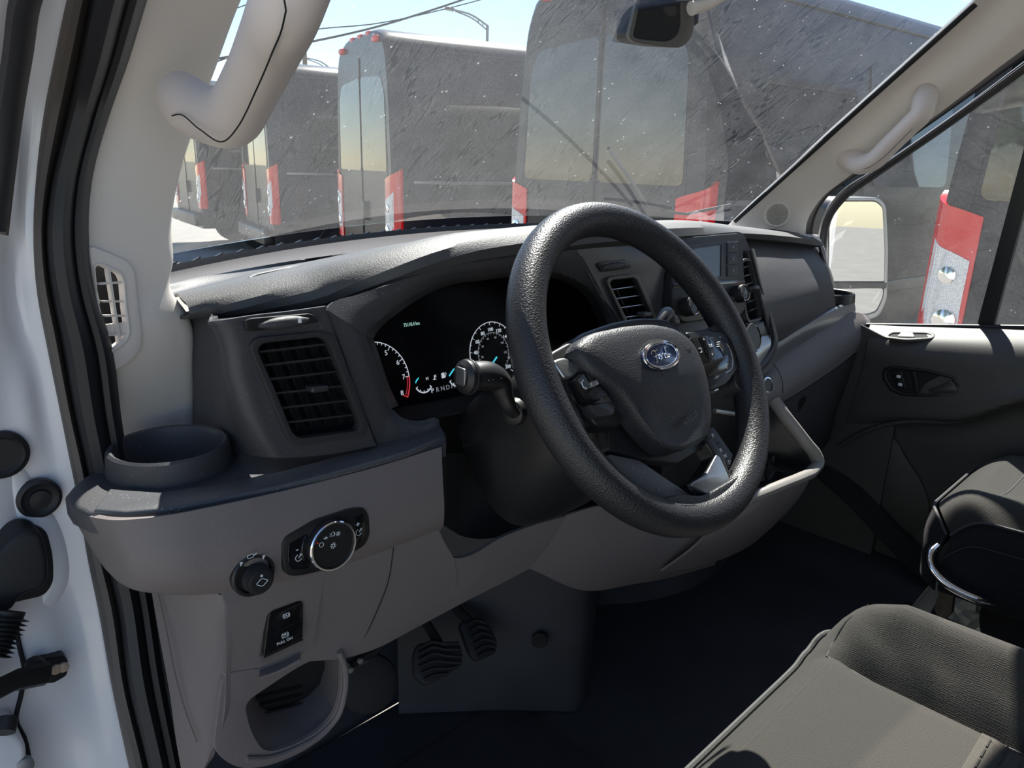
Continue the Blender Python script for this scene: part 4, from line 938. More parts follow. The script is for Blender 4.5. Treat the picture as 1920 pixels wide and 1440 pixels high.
# dark gap and bezel round the radio
bz = [(1238, 482), (1252, 455), (1268, 444), (1385, 434), (1397, 440), (1408, 478), (1445, 628), (1440, 660), (1415, 690), (1290, 700), (1262, 650), (1252, 600), (1244, 540)]
part('stack_surround', plate(roundpoly([rd_(u, v, -.012) for u, v in bz], .012), NR, .012, .003, holes=[[rd_(u, v, -.012) for u, v in ((1393, 492), (1399, 486), (1411, 488), (1418, 522), (1431, 589), (1426, 598), (1405, 603), (1400, 588))]]), BLK, DB, 'black surround of the centre stack')
sw = [[rd_(1404, 470, -.006), rd_(1422, 540, -.006), rd_(1440, 600, -.006), rd_(1446, 636, -.006), rd_(1436, 664, -.006), rd_(1412, 692, -.006)],
      [rd_(1409, 468, .004), rd_(1427, 538, .004), rd_(1446, 600, .004), rd_(1453, 638, .004), rd_(1443, 668, .004), rd_(1416, 698, .004)],
      [rd_(1414, 466, -.004), rd_(1432, 536, -.004), rd_(1451, 600, -.004), rd_(1459, 640, -.004), rd_(1449, 672, -.004), rd_(1420, 704, -.004)]]
part('stack_frame', thick(loft(sw, 40, 8), .003), DASHC, DB, 'curved frame down the right of the stack')
sw2 = [[rd_(1402, 640, -.004), rd_(1425, 632, -.004), rd_(1444, 628, -.004)], [rd_(1396, 672, .002), rd_(1420, 662, .002), rd_(1446, 640, .0)], [rd_(1390, 705, -.002), rd_(1412, 695, -.002), rd_(1440, 668, -.003)]]
part('stack_foot', thick(loft(sw2, 16, 10), .003), SILV, DB, 'satin panel at the foot of the stack')
# radio
RB = [(1262, 456), (1274, 446), (1384, 437), (1392, 442), (1396, 520), (1400, 575), (1390, 590), (1290, 604), (1278, 602), (1262, 575), (1259, 515)]
RAD = part('radio', plate(roundpoly([rd_(u, v, .004) for u, v in RB], .006), NR, .018, .002), BLK, DB, 'radio unit with small grey screen and two dials')
part('radio_screen', plate(roundpoly([rd_(u, v, .0046) for u, v in ((1301, 466), (1353, 459), (1352, 518), (1305, 523))], .001), NR, .001), LCD, RAD, 'blank grey display')
part('screen_frame', plate(roundpoly([rd_(u, v, .0062) for u, v in ((1294, 461), (1358, 453), (1359, 522), (1298, 529))], .002), NR, .003, .0008, holes=[[rd_(u, v, .0062) for u, v in ((1301, 466), (1353, 459), (1352, 518), (1305, 523))]]), BLK, RAD)
for k in range(3):
    y0 = 453+22*k
    part('preset_button', plate(roundpoly([rd_(u, v, .0062) for u, v in ((1365, y0+1), (1384, y0-1), (1384, y0+19), (1365, y0+21))], .001), NR, .003, .0006), DASH, RAD)
    part('button_mark', box(rd_(1375, y0+10, .0065), (.0016, .0004, .003), [EX, NR, EYR]), PRINT, RAD)
    part('preset_button', plate(roundpoly([rd_(u, v, .0062) for u, v in ((1268, y0+10), (1288, y0+8), (1288, y0+27), (1268, y0+30))], .001), NR, .003, .0006), DASH, RAD)
part('radio_strip', plate(roundpoly([rd_(u, v, .0060) for u, v in ((1262, 532), (1396, 524), (1398, 530), (1263, 540))], .001), NR, .002, .0005), GLOSS, RAD)
for (u, v), nm in (((1294, 576), 'volume dial'), ((1390, 552), 'tuning dial')):
    p = rd_(u-8, v, .004)
    kn = part('radio_dial', lathe(p, NR, [(.0160, 0), (.0158, .014), (.0150, .0165), (.0130, .0165), (.0125, .0155), (0, .0155)], 32), BLK, RAD, nm)
    part('radio_dial_ring', lathe(p, NR, [(.0132, .0155), (.0152, .0152), (.0155, .0170), (.0140, .0180), (.0130, .0172)], 32, caps=False), CHR, RAD, 'silver ring of a dial')
    part('dial_mark', tube([p+NR*.0162-EX*.005-EYR*.003, p+NR*.0162+EX*.002+EYR*.003, p+NR*.0162+EX*.004-EYR*.004], .0006, 5), PRINT, RAD)
for k in range(4):
    part('radio_button', plate(roundpoly([rd_(u+k*19, v-k*2, .0058) for u, v in ((1312, 562), (1328, 560), (1328, 578), (1312, 580))], .001), NR, .003, .0006), DASH, RAD)
# right hand centre vent
vent_unit([(1390, 490), (1398, 483), (1412, 486), (1420, 520), (1433, 590), (1428, 600), (1404, 606), (1398, 590)],
          [(1393, 494), (1400, 488), (1409, 490), (1417, 524), (1429, 588), (1425, 596), (1406, 600), (1401, 585)], lambda u, v, h=0: rd_(u, v, h-.006), NR,
          [((1392, 503), (1411, 498)), ((1394, 519), (1414, 513)), ((1397, 535), (1417, 528)), ((1400, 551), (1421, 544)), ((1402, 567), (1424, 559)), ((1405, 583), (1427, 575))], ((1414, 540), .018, .008), vanes=2, ms=SILV, label='tall centre air vent beside the radio', bev=.0012, knobmat=DASHC)
for k in range(2):
    part('stack_button', plate(roundpoly([rd_(u+k*16, v-k*5, .0) for u, v in ((1402, 612), (1416, 607), (1420, 628), (1407, 636))], .002), NR, .006, .001), DASHC, DB, None)
part('stack_switch_row', plate(roundpoly([rd_(u, v, -.004) for u, v in ((1398, 604), (1432, 592), (1441, 628), (1404, 644))], .003), NR, .006, .001), BLK, DB)
p = rd_(1400, 635, -.002); RK = part('rotary_knob', lathe(p, NR, [(.026, 0), (.0255, .012), (.024, .014), (.0, .0145)], 36), BLK, DB, 'rotary control with a bright ring')
part('knob_ring', lathe(p, NR, [(.0240, .0135), (.0262, .012), (.0268, .0140), (.0250, .0155), (.0238, .0148)], 36, caps=False), CHR, RK)
# gear keys right of the wheel hub
NK = unit(A(-.1, -.86, .5))
def gk(u, v, h=0): return W(u, v, pl=(W(1355, 850, y=.60)+NK*h, NK))
KEY = part('gear_key_panel', plate(roundpoly([gk(u, v) for u, v in ((1318, 806), (1338, 800), (1384, 866), (1370, 885), (1345, 862))], .004), NK, .012, .0015), BLK, DB, 'narrow black gear selector panel')
part('gear_key', plate(roundpoly([gk(u, v, .003) for u, v in ((1326, 812), (1338, 805), (1348, 822), (1336, 832))], .002), NK, .004, .0008), DASH, KEY)
part('gear_key', plate(roundpoly([gk(u, v, .003) for u, v in ((1340, 836), (1351, 827), (1378, 868), (1369, 878))], .002), NK, .004, .0008), DASH, KEY)
KY = unit(gk(1345, 815)-gk(1365, 850)); KX = unit(np.cross(KY, NK))
for s, u, v in (('P', 1337, 817), ('R', 1352, 844), ('N', 1360, 855), ('D', 1368, 866)): part('key_letter', text_geo(s, gk(u, v, .0035), KX, KY, .010), PRINT, KEY)
# lower stack behind the wheel: dark block down to the cubby
lb = [[W(1260, 640, y=.66), W(1330, 650, y=.66), W(1400, 690, y=.655), W(1432, 700, y=.65)],
      [W(1265, 720, y=.655), W(1330, 730, y=.655), W(1395, 745, y=.65), W(1440, 752, y=.64)],
      [W(1250, 820, y=.65), W(1330, 830, y=.65), W(1395, 845, y=.645), W(1445, 850, y=.63)],
      [W(1240, 950, y=.64), W(1330, 955, y=.64), W(1390, 955, y=.635), W(1440, 950, y=.63)]]
part('stack_base', thick(loft(lb, 24, 24), .004), BLK, DB)
part('stack_rail', tube([W(u, v, y=y) for u, v, y in ((1340, 770, .60), (1352, 772, .60), (1376, 776, .602))], .004, 8), SILV, DB, 'bright bar beside the gear panel')
part('stack_rail', tube([W(u, v, y=y) for u, v, y in ((1335, 732, .60), (1350, 726, .60), (1362, 718, .602))], .005, 8), SILV, DB)
# --- passenger upper panel, strip, ledge, glovebox
pp = [[W(1392, 446, y=.795), W(1430, 449, y=.81), W(1470, 454, y=.825), W(1510, 457, y=.84), W(1538, 460, y=.855)],
      [W(1400, 470, y=.750), W(1440, 472, y=.766), W(1480, 476, y=.782), W(1518, 478, y=.80), W(1545, 482, y=.818)],
      [W(1418, 520, y=.682), W(1455, 518, y=.700), W(1492, 518, y=.718), W(1528, 516, y=.738), W(1556, 516, y=.762)],
      [W(1432, 572, y=.648), W(1466, 564, y=.666), W(1500, 555, y=.685), W(1534, 546, y=.706), W(1562, 542, y=.732)],
      [W(1440, 610, y=.646), W(1472, 594, y=.664), W(1505, 578, y=.683), W(1537, 566, y=.704), W(1565, 560, y=.730)],
      [W(1446, 645, y=.662), W(1480, 628, y=.678), W(1512, 609, y=.696), W(1542, 592, y=.716), W(1567, 580, y=.742)]]
part('passenger_panel', thick(loft(pp, 40, 30), .004), DASH, DB, 'broad dark panel ahead of the passenger seat')
part('panel_end_cap', thick(loft([[W(1538, 462, y=.825), W(1556, 516, y=.776), W(1567, 580, y=.750)], [W(1541, 470, y=.90), W(1562, 520, y=.88), W(1572, 575, y=.86)]], 14, 6), .004), DASH, DB)
part('airbag_lettering', text_geo('AIRBAG', W(1556, 573, y=.7505), unit(W(1567, 570, y=.752)-W(1545, 580, y=.742)), A(0, 0, 1), .006), PRINT, DB)
st = [[W(1416, 694, y=.668), W(1438, 657, y=.672), W(1470, 632, y=.680), W(1510, 606, y=.698), W(1550, 583, y=.720), W(1600, 562, y=.760)],
      [W(1417, 700, y=.648), W(1439, 664, y=.654), W(1472, 639, y=.668), W(1512, 613, y=.686), W(1552, 589, y=.709), W(1602, 567, y=.750)],
      [W(1420, 708, y=.645), W(1440, 680, y=.655), W(1474, 654, y=.670), W(1514, 628, y=.688), W(1554, 602, y=.710), W(1604, 577, y=.750)],
      [W(1424, 716, y=.650), W(1446, 688, y=.660), W(1478, 662, y=.675), W(1518, 635, y=.693), W(1558, 609, y=.715), W(1604, 586, y=.755)]]
part('silver_strip', thick(loft(st, 40, 8), .004), mat('satin_strip', (0.34, 0.35, 0.37), 0.3, metal=0.7), DB, 'satin silver strip under the passenger panel')
le = [[W(1422, 714, y=.655), W(1446, 688, y=.662), W(1478, 662, y=.678), W(1518, 635, y=.696), W(1558, 609, y=.718), W(1600, 586, y=.745), W(1625, 590, y=.765)],
      [W(1428, 730, y=.632), W(1456, 708, y=.640), W(1492, 684, y=.655), W(1530, 658, y=.675), W(1570, 632, y=.697), W(1610, 608, y=.725), W(1632, 602, y=.75)],
      [W(1434, 752, y=.622), W(1464, 733, y=.630), W(1500, 710, y=.645), W(1540, 684, y=.665), W(1580, 658, y=.690), W(1614, 634, y=.715), W(1634, 622, y=.745)],
      [W(1440, 768, y=.635), W(1470, 752, y=.640), W(1506, 730, y=.655), W(1546, 704, y=.675), W(1584, 677, y=.70), W(1614, 652, y=.722), W(1630, 640, y=.75)]]
LEDG = part('passenger_ledge', thick(loft(le, 44, 24), .004), BROWN, DB, 'rolled warm grey ledge on the passenger side')
part('panel_seam', tube([W(u, v, y=y) for u, v, y in ((1450, 682, .658), (1462, 700, .638), (1467, 716, .631), (1468, 732, .629), (1466, 745, .634))], .0007, 5, smooth=14), DARK, DB)
p = W(1435, 722, y=.624); n = unit(A(-.1, -.95, .3)); SB = part('start_button', lathe(p, n, [(.0145, 0), (.0145, .004), (.013, .0055), (.0, .0055)], 28), BLK, DB, 'round start button with silver ring')
part('button_ring', lathe(p, n, [(.0125, .005), (.0145, .0045), (.0150, .0062), (.0128, .0066)], 28, caps=False), CHR, SB)
gd = [[W(1442, 770, y=.64), W(1475, 752, y=.65), W(1510, 730, y=.665), W(1550, 704, y=.685), W(1590, 677, y=.71), W(1622, 650, y=.735)],
      [W(1462, 785, y=.655), W(1490, 775, y=.665), W(1520, 755, y=.68), W(1552, 735, y=.70), W(1580, 718, y=.725), W(1608, 700, y=.75)],
      [W(1500, 815, y=.69), W(1520, 808, y=.70), W(1540, 795, y=.71), W(1555, 780, y=.725), W(1568, 768, y=.745), W(1580, 756, y=.77)],
      [W(1530, 850, y=.74), W(1545, 840, y=.75), W(1555, 825, y=.76), W(1563, 808, y=.77), W(1570, 795, y=.78), W(1576, 782, y=.80)]]
part('glovebox_door', thick(loft(gd, 30, 24), .004), mat('glovebox_plastic', (0.045, 0.042, 0.042), 0.55, bump=0.4, scale=560), DB, 'dark glovebox door')
part('glovebox_seam', tube([W(u, v, y=y) for u, v, y in ((1462, 744, .636), (1500, 722, .65), (1540, 699, .672), (1584, 672, .70))], .0008, 5), DARK, DB)
part('glovebox_pull', plate(roundpoly([W(u, v, pl=(W(1495, 765, y=.667), unit(A(-.35, -.85, -.4)))) for u, v in ((1482, 768), (1513, 744), (1510, 757), (1490, 783))], .003), unit(A(-.35, -.85, -.4)), .006, .001), DARK, DB)
kt = part('kick_tray', thick(loft([[W(1536, 780, y=.85), W(1545, 800, y=.85), W(1556, 812, y=.85), W(1566, 800, y=.85)], [W(1540, 765, y=.80), W(1550, 785, y=.80), W(1560, 795, y=.80), W(1572, 782, y=.80)]], 14, 6), .004), BLK, DB)
# passenger shelf and cup holder at the door end
ps = [mir(p) for p in (A(.30, .83, SZ), A(.225, .87, SZ), A(.17, .82, SZ), A(.155, .775, SZ), (A(.19, .73, SZ)), A(.28, .715, SZ), A(.36, .70, SZ))]
part('passenger_shelf', plate([p+A(0, .04, -.008) for p in ps], (0, 0, 1), .02, .005, 3), DASH, DB, 'end of the shelf beside the passenger door')
pc = mir(CC)+A(-.03, .03, -.004)
PC = part('passenger_cup_holder', lathe(pc, (0, 0, 1), [(.0535, -.004), (.0540, .019), (.0560, .0235), (.0590, .025), (.0620, .0225), (.0630, .017), (.0645, .001)], 40, caps=False), BLK, DB, 'cup holder by the passenger door')
# --- open cubby at the foot of the stack
lipc = [(1452, 752, .61), (1470, 778, .585), (1492, 806, .56), (1512, 832, .538), (1528, 852, .524), (1533, 866, .518), (1524, 882, .514), (1500, 896, .512), (1470, 908, .514), (1436, 922, .52), (1400, 936, .53)]
Lp = spline([W(u, v, y=y) for u, v, y in lipc], 50)
CUB = part('console_cubby', tube(Lp, .0110, 12, sx=.9, sy=1.2), CUBLIP, DB, 'rounded lip of the open console cubby, coloured as sunlit')
inner = [p+A(-.02, .07, -.035) for p in Lp]
part('cubby_wall', thick(grid([Lp, [p+A(-.008, .02, -.03) for p in Lp], inner]), .003), BLK, CUB)
fl_ = [[W(1300, 800, y=.70), W(1380, 800, y=.70), W(1450, 790, y=.70), W(1500, 800, y=.70)], [W(1330, 900, y=.62), W(1400, 905, y=.62), W(1460, 895, y=.62), W(1510, 870, y=.62)]]
part('cubby_floor', thick(loft(fl_, 14, 8), .003), BLK, CUB)
pr = [(1436, 872, .60), (1444, 846, .61), (1462, 836, .615), (1484, 838, .612), (1504, 852, .60)]
part('cup_ring', tube([W(u, v, y=y) for u, v, y in pr], .004, 8, smooth=20), BLK, CUB, 'dark curved divider in the cubby')
part('cup_wall', thick(loft([[W(u, v, y=y) for u, v, y in pr], [W(u+2, v+40, y=y-.005) for u, v, y in pr]], 20, 6), .003), BLK, CUB)
part('socket_cover', box(W(1451, 862, y=.585), (.013, .008, .020), None, .002, 2), BLK, CUB)
# console body under it and to the left
cbody = [[Lp[i]+A(0, -.004, -.006) for i in range(18, 50, 4)],
         [W(u, v, y=y) for u, v, y in ((1528, 880, .522), (1518, 900, .520), (1500, 915, .518), (1470, 930, .518), (1440, 945, .52), (1410, 958, .526), (1380, 970, .54), (1350, 980, .56))],
         [W(u, v, y=y) for u, v, y in ((1515, 905, .57), (1502, 928, .56), (1480, 950, .555), (1452, 972, .555), (1424, 990, .56), (1390, 1005, .567), (1350, 1018, .58), (1300, 1028, .595))],
         [W(u, v, y=y) for u, v, y in ((1500, 925, .64), (1485, 950, .625), (1462, 975, .62), (1435, 1000, .618), (1405, 1024, .617), (1365, 1044, .622), (1310, 1062, .635), (1240, 1072, .65))]]
part('console_body', thick(loft(cbody, 36, 26), .004), BROWN, DB, 'warm grey underside of the console')
cl2 = [[W(1062, 966, y=.665), W(1120, 950, y=.655), W(1200, 960, y=.645), W(1290, 985, y=.62), (W(1350, 980, y=.575))],
       [W(1040, 1005, y=.668), W(1110, 1010, y=.66), W(1200, 1020, y=.65), W(1290, 1030, y=.625), W(1350, 1018, y=.588)],
       [W(1015, 1040, y=.674), W(1100, 1065, y=.672), W(1190, 1070, y=.668), W(1280, 1062, y=.65), W(1345, 1042, y=.625)],
       [W(992, 1066, y=.68), W(1105, 1108, y=.69), W(1185, 1096, y=.692), W(1260, 1082, y=.69), W(1340, 1060, y=.66)]]
part('console_side', thick(loft(cl2, 36, 24), .004), BROWN, DB, 'warm grey console cheek right of the knee panel')
# --- tunnel cover below, black
tn = [[A(.72, 1.02, -.56), A(.84, .89, -.60), A(.94, .785, -.62), A(.975, .765, -.62), A(1.02, .785, -.62), A(1.2, .90, -.62), A(1.36, 1.0, -.6)],
      [A(.72, 1.02, -.8), A(.84, .90, -.82), A(.945, .80, -.82), A(.98, .775, -.82), A(1.025, .79, -.82), A(1.2, .92, -.82), A(1.36, 1.0, -.82)],
      [A(.72, 1.02, -1.055), A(.84, .92, -1.055), A(.955, .815, -1.055), A(.99, .785, -1.055), A(1.035, .80, -1.055), A(1.2, .94, -1.055), A(1.36, 1.02, -1.055)]]
TUN = solo('tunnel_cover', thick(loft(tn, 40, 16), .006), MAT_, 'black moulded tunnel cover between the footwells', 'cover')
c = W(1012, 1198, pl=(A(.80, .93, -.8), unit(A(-.7, -.7, 0)))); part('trim_plug', lathe(c, unit(A(-.7, -.7, 0)), [(.016, .002), (.016, .006), (.013, .008), (0, .006)], 20), DARK, TUN)
# ================================================================== STEERING WHEEL AND COLUMN
CW = A(.679, .464, -.207); EL = math.radians(33.0)
NW = A(0, -math.cos(EL), math.sin(EL)); UW = A(0, math.sin(EL), math.cos(EL)); XW = A(1, 0, 0)
SWH = thing('steering_wheel', 'black steering wheel with a blue oval badge on its hub', 'steering wheel', tuple(CW-UW*.2))
def sw_(u, v, h=0): return W(u, v, pl=(CW+NW*h, NW))
def wl(x, y, h=0): return CW+XW*x+UW*y+NW*h           # wheel's own frame
# rim: thicker at the grips
P = []; Rr = []
for k in range(120):
    a = 2*math.pi*k/120; P.append(wl(.1785*math.cos(a), .1785*math.sin(a)))
    Rr.append(.0188+.0022*max(0, math.cos(2*(a-math.radians(55))))**4*0+.0012*max(0, math.cos(a-math.radians(160)))+.0012*max(0, math.cos(a-math.radians(20))))
part('rim', tube(P, Rr, 24, closed=True, sx=1.0, sy=1.05, up=tuple(NW)), RIM, SWH, 'grained black rim')
# hub shell behind the airbag cover
hub = [wl(-.105, .035), wl(-.08, .052), wl(-.02, .058), wl(.03, .058), (wl(.08, .050)), wl(.105, .035), wl(.09, -.005), wl(.065, -.055), wl(.03, -.09), wl(-.03, -.09), wl(-.065, -.055), wl(-.09, -.005)]
part('hub_shell', plate(roundpoly([p+NW*-.012 for p in hub], .02), NW, .035, .008, 3), BLK, SWH)
# airbag cover, pillowed
ao = [(1077, 655), (1091, 635), (1142, 617), (1187, 610), (1233, 610), (1270, 621), (1297, 644), (1320, 695), (1334, 750), (1336, 795), (1330, 814), (1307, 832), (1270, 844), (1252, 841), (1224, 818), (1160, 742), (1091, 683)]
ring = spline([sw_(u, v, .022) for u, v in ao], 72, closed=True); cen = sum(ring)/len(ring)
G = []
for s, h in ((1.0, -.022), (1.0, -.006), (.985, .001), (.95, .0045), (.86, .0075), (.7, .0095), (.5, .0105), (.25, .011), (.01, .011)):
    G.append([cen+(p-cen)*s+NW*(h - (.006*max(0, -(((cen+(p-cen)*s)-cen).dot(UW)+.004))/.03 if ((cen+(p-cen)*s)-cen).dot(UW) < -.004 else 0)*min(1, max(0, (1.05-s)*3))) for p in ring])
AIR = part('airbag_cover', facing(grid(G, True)), BAG, SWH, 'grained black airbag cover')
# badge
bc = sw_(1236, 668, .0325); bw, bh = .0315, .0155
tilt = 0.0; BX, BY = XW, UW
def ell(c, a, b, n=48): return [c+BX*a*math.cos(2*math.pi*k/n)+BY*b*math.sin(2*math.pi*k/n) for k in range(n)]
part('badge_recess', plate(ell(bc-NW*.0002, bw*1.14, bh*1.26), NW, .006, .001), DARK, SWH)
BD = part('badge', plate(ell(bc+NW*.0035, bw, bh), NW, .006, .0012), BLUE, SWH, 'blue oval badge with silver script and rim')
part('badge_rim', tube(ell(bc+NW*.0035, bw*.97, bh*.95), .0016, 8, closed=True), CHR, BD)
part('badge_rim', tube(ell(bc+NW*.0038, bw*.86, bh*.80), .0005, 6, closed=True), CHR, BD)
def scr_(pts, r=.00075): return tube([bc+NW*.0042+BX*x*.001+BY*y*.001 for x, y in pts], r, 6, smooth=len(pts)*5)
let = [scr_([(-15.5, 3.5), (-16.5, 5.5), (-14, 7), (-10, 6.2), (-6, 6.5), (-4.5, 7.5)]), scr_([(-9.5, 6.3), (-10.5, 2), (-11.5, -3), (-13, -6), (-15.5, -6.5), (-16.5, -4.8)], .0009), scr_([(-13.5, .3), (-10, .6), (-7.5, 1.2)]),
       scr_([(-4, 1), (-6.3, 0), (-6.8, -3), (-5, -4.6), (-3, -3.2), (-2.8, -.5), (-4, 1), (-2, .6), (-.6, .8)], .0008), scr_([(-.4, 1.2), (-.9, -2), (-1.3, -4.5)], .0008), scr_([(-.8, -1), (.8, .8), (2.5, .9)], .0008),
       scr_([(7.5, .6), (5.2, .6), (3.8, -1.5), (4, -4), (6, -4.4), (7.6, -2)], .0008), scr_([(11, 7.2), (9.5, 7), (8.4, 3), (7.6, -1.5), (8, -4.4), (10, -4), (12.5, -1.5), (14.5, -2)], .0009)]
part('badge_script', join(*let), CHR, BD, 'silver script reading Ford')
# horn marks and airbag word pressed in the cover
for u, v in ((1176, 688), (1292, 655)):
    p = sw_(u, v, .0315); part('horn_mark', join(tube([p-XW*.006+UW*.004, p-XW*.004-UW*.003], .0003, 5), tube([p-XW*.003+UW*.001, p+XW*.002+UW*.002, p+XW*.003, p+XW*.001-UW*.003, p-XW*.004-UW*.002], .0003, 5)), DARK, AIR)
part('airbag_word', text_geo('AIRBAG', sw_(1296, 785, .0275), unit(XW+UW*.18), UW, .0095), BAG, AIR)
# spokes: left, right, and the lower pair
def spoke(pts, t, m, name='spoke', label=None, h=.008, bev=.005): return part(name, plate(roundpoly([sw_(u, v, h) for u, v in pts], .006), NW, t, bev, 3), m, SWH, label)
LSP = spoke([(1005, 690), (1034, 660), (1070, 640), (1100, 660), (1170, 770), (1165, 800), (1120, 800), (1090, 760)], .022, BLK, label='left spoke with phone and speed keys')
spoke([(1036, 676), (1060, 668), (1092, 690), (1080, 706), (1060, 712)], .010, SILV, 'spoke_insert', 'satin silver insert of the left spoke', h=.013, bev=.003)
part('switch_pod', plate(roundpoly([sw_(u, v, .019) for u, v in ((1076, 712), (1096, 692), (1112, 696), (1142, 738), (1150, 752), (1112, 760), (1098, 750))], .004), NW, .012, .0025), GLOSS, SWH, 'gloss black left switch pod')
for pts, m in ((((1084, 712), (1095, 700), (1107, 722), (1100, 732)), DASHC), (((1100, 698), (1112, 700), (1124, 718), (1112, 722)), BLK), (((1102, 738), (1112, 726), (1128, 724), (1140, 740), (1116, 750)), BLK)):
    part('spoke_button', plate(roundpoly([sw_(u, v, .0208) for u, v in pts], .002), NW, .003, .0008), m, SWH)
part('spoke_toggle', plate(roundpoly([sw_(u, v, .0235) for u, v in ((1107, 716), (1120, 711), (1124, 720), (1112, 726))], .0015), NW, .006, .001), SILV, SWH)
part('spoke_paddle', plate(roundpoly([sw_(u, v, .017) for u, v in ((1102, 752), (1142, 742), (1156, 762), (1152, 778), (1122, 782), (1112, 770))], .004), NW, .014, .003), BEZ, SWH, 'satin lower key of the left spoke')
p = sw_(1095, 722, .0213); part('phone_symbol', tube([p+XW*.002+UW*.005, p-XW*.002+UW*.003, p-XW*.002-UW*.002, p+XW*.002-UW*.004], .0006, 5), PRINT, SWH)
p = sw_(1128, 712, .0213); part('phone_symbol', tube([p+XW*.002+UW*.002, p-XW*.002+UW*.001, p-XW*.001-UW*.002], .0005, 5), PRINT, SWH)
spoke([(1285, 622), (1322, 616), (1360, 622), (1385, 650), (1388, 690), (1362, 722), (1330, 735), (1318, 690)], .022, BLK, label='right spoke with menu keys')
part('switch_pod', plate(roundpoly([sw_(u, v, .016) for u, v in ((1294, 634), (1305, 629), (1340, 630), (1358, 645), (1370, 680), (1366, 692), (1326, 710), (1318, 690))], .004), NW, .012, .0025), GLOSS, SWH, 'gloss black right switch pod')
part('spoke_button', plate(roundpoly([sw_(u, v, .0182) for u, v in ((1312, 630), (1329, 630), (1334, 646), (1330, 668), (1326, 662), (1322, 648))], .002), NW, .003, .0008), GLOSS, SWH)
part('spoke_button', plate(roundpoly([sw_(u, v, .0182) for u, v in ((1325, 648), (1336, 645), (1342, 668), (1332, 672))], .002), NW, .004, .0008), BEZ, SWH)
part('spoke_paddle', plate(roundpoly([sw_(u, v, .0178) for u, v in ((1320, 684), (1366, 664), (1370, 678), (1364, 690), (1326, 708))], .003), NW, .008, .002), GLOSS, SWH)
part('spoke_trim_line', tube([sw_(u, v, .0185) for u, v in ((1350, 632), (1366, 650), (1374, 674), (1372, 690), (1360, 700))], .0009, 6, smooth=16), CHR, SWH, 'thin bright line round the right switches')
for k in range(3): part('menu_symbol', tube([sw_(1344, 642+k*4, .0165), sw_(1350, 641+k*4, .0165)], .0005, 5), PRINT, SWH)
part('key_text', text_geo('OK', sw_(1333, 648, .0186), XW, UW, .0055), PRINT, SWH)
p = sw_(1313, 656, .0165); part('back_symbol', tube([p-XW*.002-UW*.003, p+XW*.002-UW*.003, p+XW*.0025+UW*.002, p-XW*.002+UW*.002], .0005, 5), PRINT, SWH)
for u, v, s in ((1320, 636, 1), (1336, 664, -1)):
    p = sw_(u, v, .0186); part('arrow_mark', plate([p+UW*.0018*s, p+XW*.0015-UW*.001*s, p-XW*.0015-UW*.001*s], NW, .0003), PRINT, SWH)
# lower spoke: a forked bridge with a satin foot
lowp = spoke([(1140, 850), (1200, 862), (1262, 905), (1300, 930), (1298, 948), (1262, 945), (1212, 925), (1165, 890)], .020, DASHC, 'spoke', 'lower left arm of the wheel', h=-.002)
spoke([(1290, 912), (1318, 892), (1342, 858), (1322, 828), (1334, 816), (1356, 850), (1372, 895), (1370, 912), (1345, 938), (1318, 946)], .020, BLK, 'spoke', 'lower right arm of the wheel', h=0)
spoke([(1293, 908), (1324, 890), (1344, 852), (1350, 856), (1368, 895), (1366, 908), (1334, 932)], .006, SILV, 'spoke_insert', 'satin silver foot of the lower spoke', h=.007, bev=.002)
spoke([(1140, 740), (1165, 742), (1240, 835), (1330, 820), (1330, 835), (1270, 870), (1200, 862), (1140, 845)], .014, BLK, 'hub_skirt', None, h=-.008)
part('rim_root', plate(roundpoly([sw_(u, v, .012) for u, v in ((1244, 935), (1270, 925), (1320, 930), (1372, 900), (1398, 880), (1396, 930), (1345, 968), (1290, 972), (1250, 955))], .012), NW, .026, .011, 4), RIM, SWH)
part('rim_root', plate(roundpoly([sw_(u, v, .003) for u, v in ((1326, 618), (1346, 605), (1380, 590), (1404, 660), (1412, 730), (1396, 740), (1375, 715), (1382, 660), (1366, 630))], .012), NW, .026, .011, 4), RIM, SWH)
part('rim_root', plate(roundpoly([sw_(u, v, .010) for u, v in ((990, 640), (1016, 650), (1036, 690), (1080, 750), (1098, 790), (1104, 830), (1080, 830), (1020, 760))], .012), NW, .026, .011, 4), RIM, SWH)

# --- column shroud and stalks
SCOL = thing('steering_column', 'black steering column shroud behind the wheel', 'steering column', tuple(CW-NW*.15-UW*.12))
def sec(d, w, top, bot, n=40, p=3.2):
    c = CW-NW*d; out = []
    for k in range(n):
        a = 2*math.pi*k/n; cx, cy = math.cos(a), math.sin(a)
        x = w*math.copysign(abs(cx)**(2/p), cx); y = (top if cy > 0 else bot)*math.copysign(abs(cy)**(2/p), cy)
        out.append(c+XW*x+UW*y)
    return out
up = [sec(.035, .062, .040, .055), sec(.05, .082, .045, .075), sec(.10, .096, .052, .098), sec(.16, .102, .058, .118), sec(.215, .100, .058, .130), sec(.26, .09, .05, .13)]
G = [spline(s, 64, True) for s in up]
V, Fc = grid(np.array([spline(np.array(G)[:, j], 20) for j in range(64)]).transpose(1, 0, 2), True)
part('shroud', facing((V, Fc)), BLK, SCOL, 'rounded black column shroud')
part('shroud_end', plate(sec(.04, .066, .042, .06), NW, .02, .006), BLK, SCOL)
part('shroud_seam', tube([W(u, v, pl=(CW-XW*.098, (1, 0, 0))) for u, v in ((868, 838), (900, 822), (950, 803), (985, 790))], .0008, 6), DARK, SCOL)
pl_ = (CW-NW*.075, NW)
def stk(u, v, h=0): return W(u, v, pl=(CW-NW*.085+NW*h, NW))
part('stalk_boot', lathe(stk(966, 772, -.01), unit(A(-1, -.2, .1)), [(.012, -.008), (.016, 0), (.0145, .008), (.008, .012), (0, .012)], 24), BLK, SCOL)
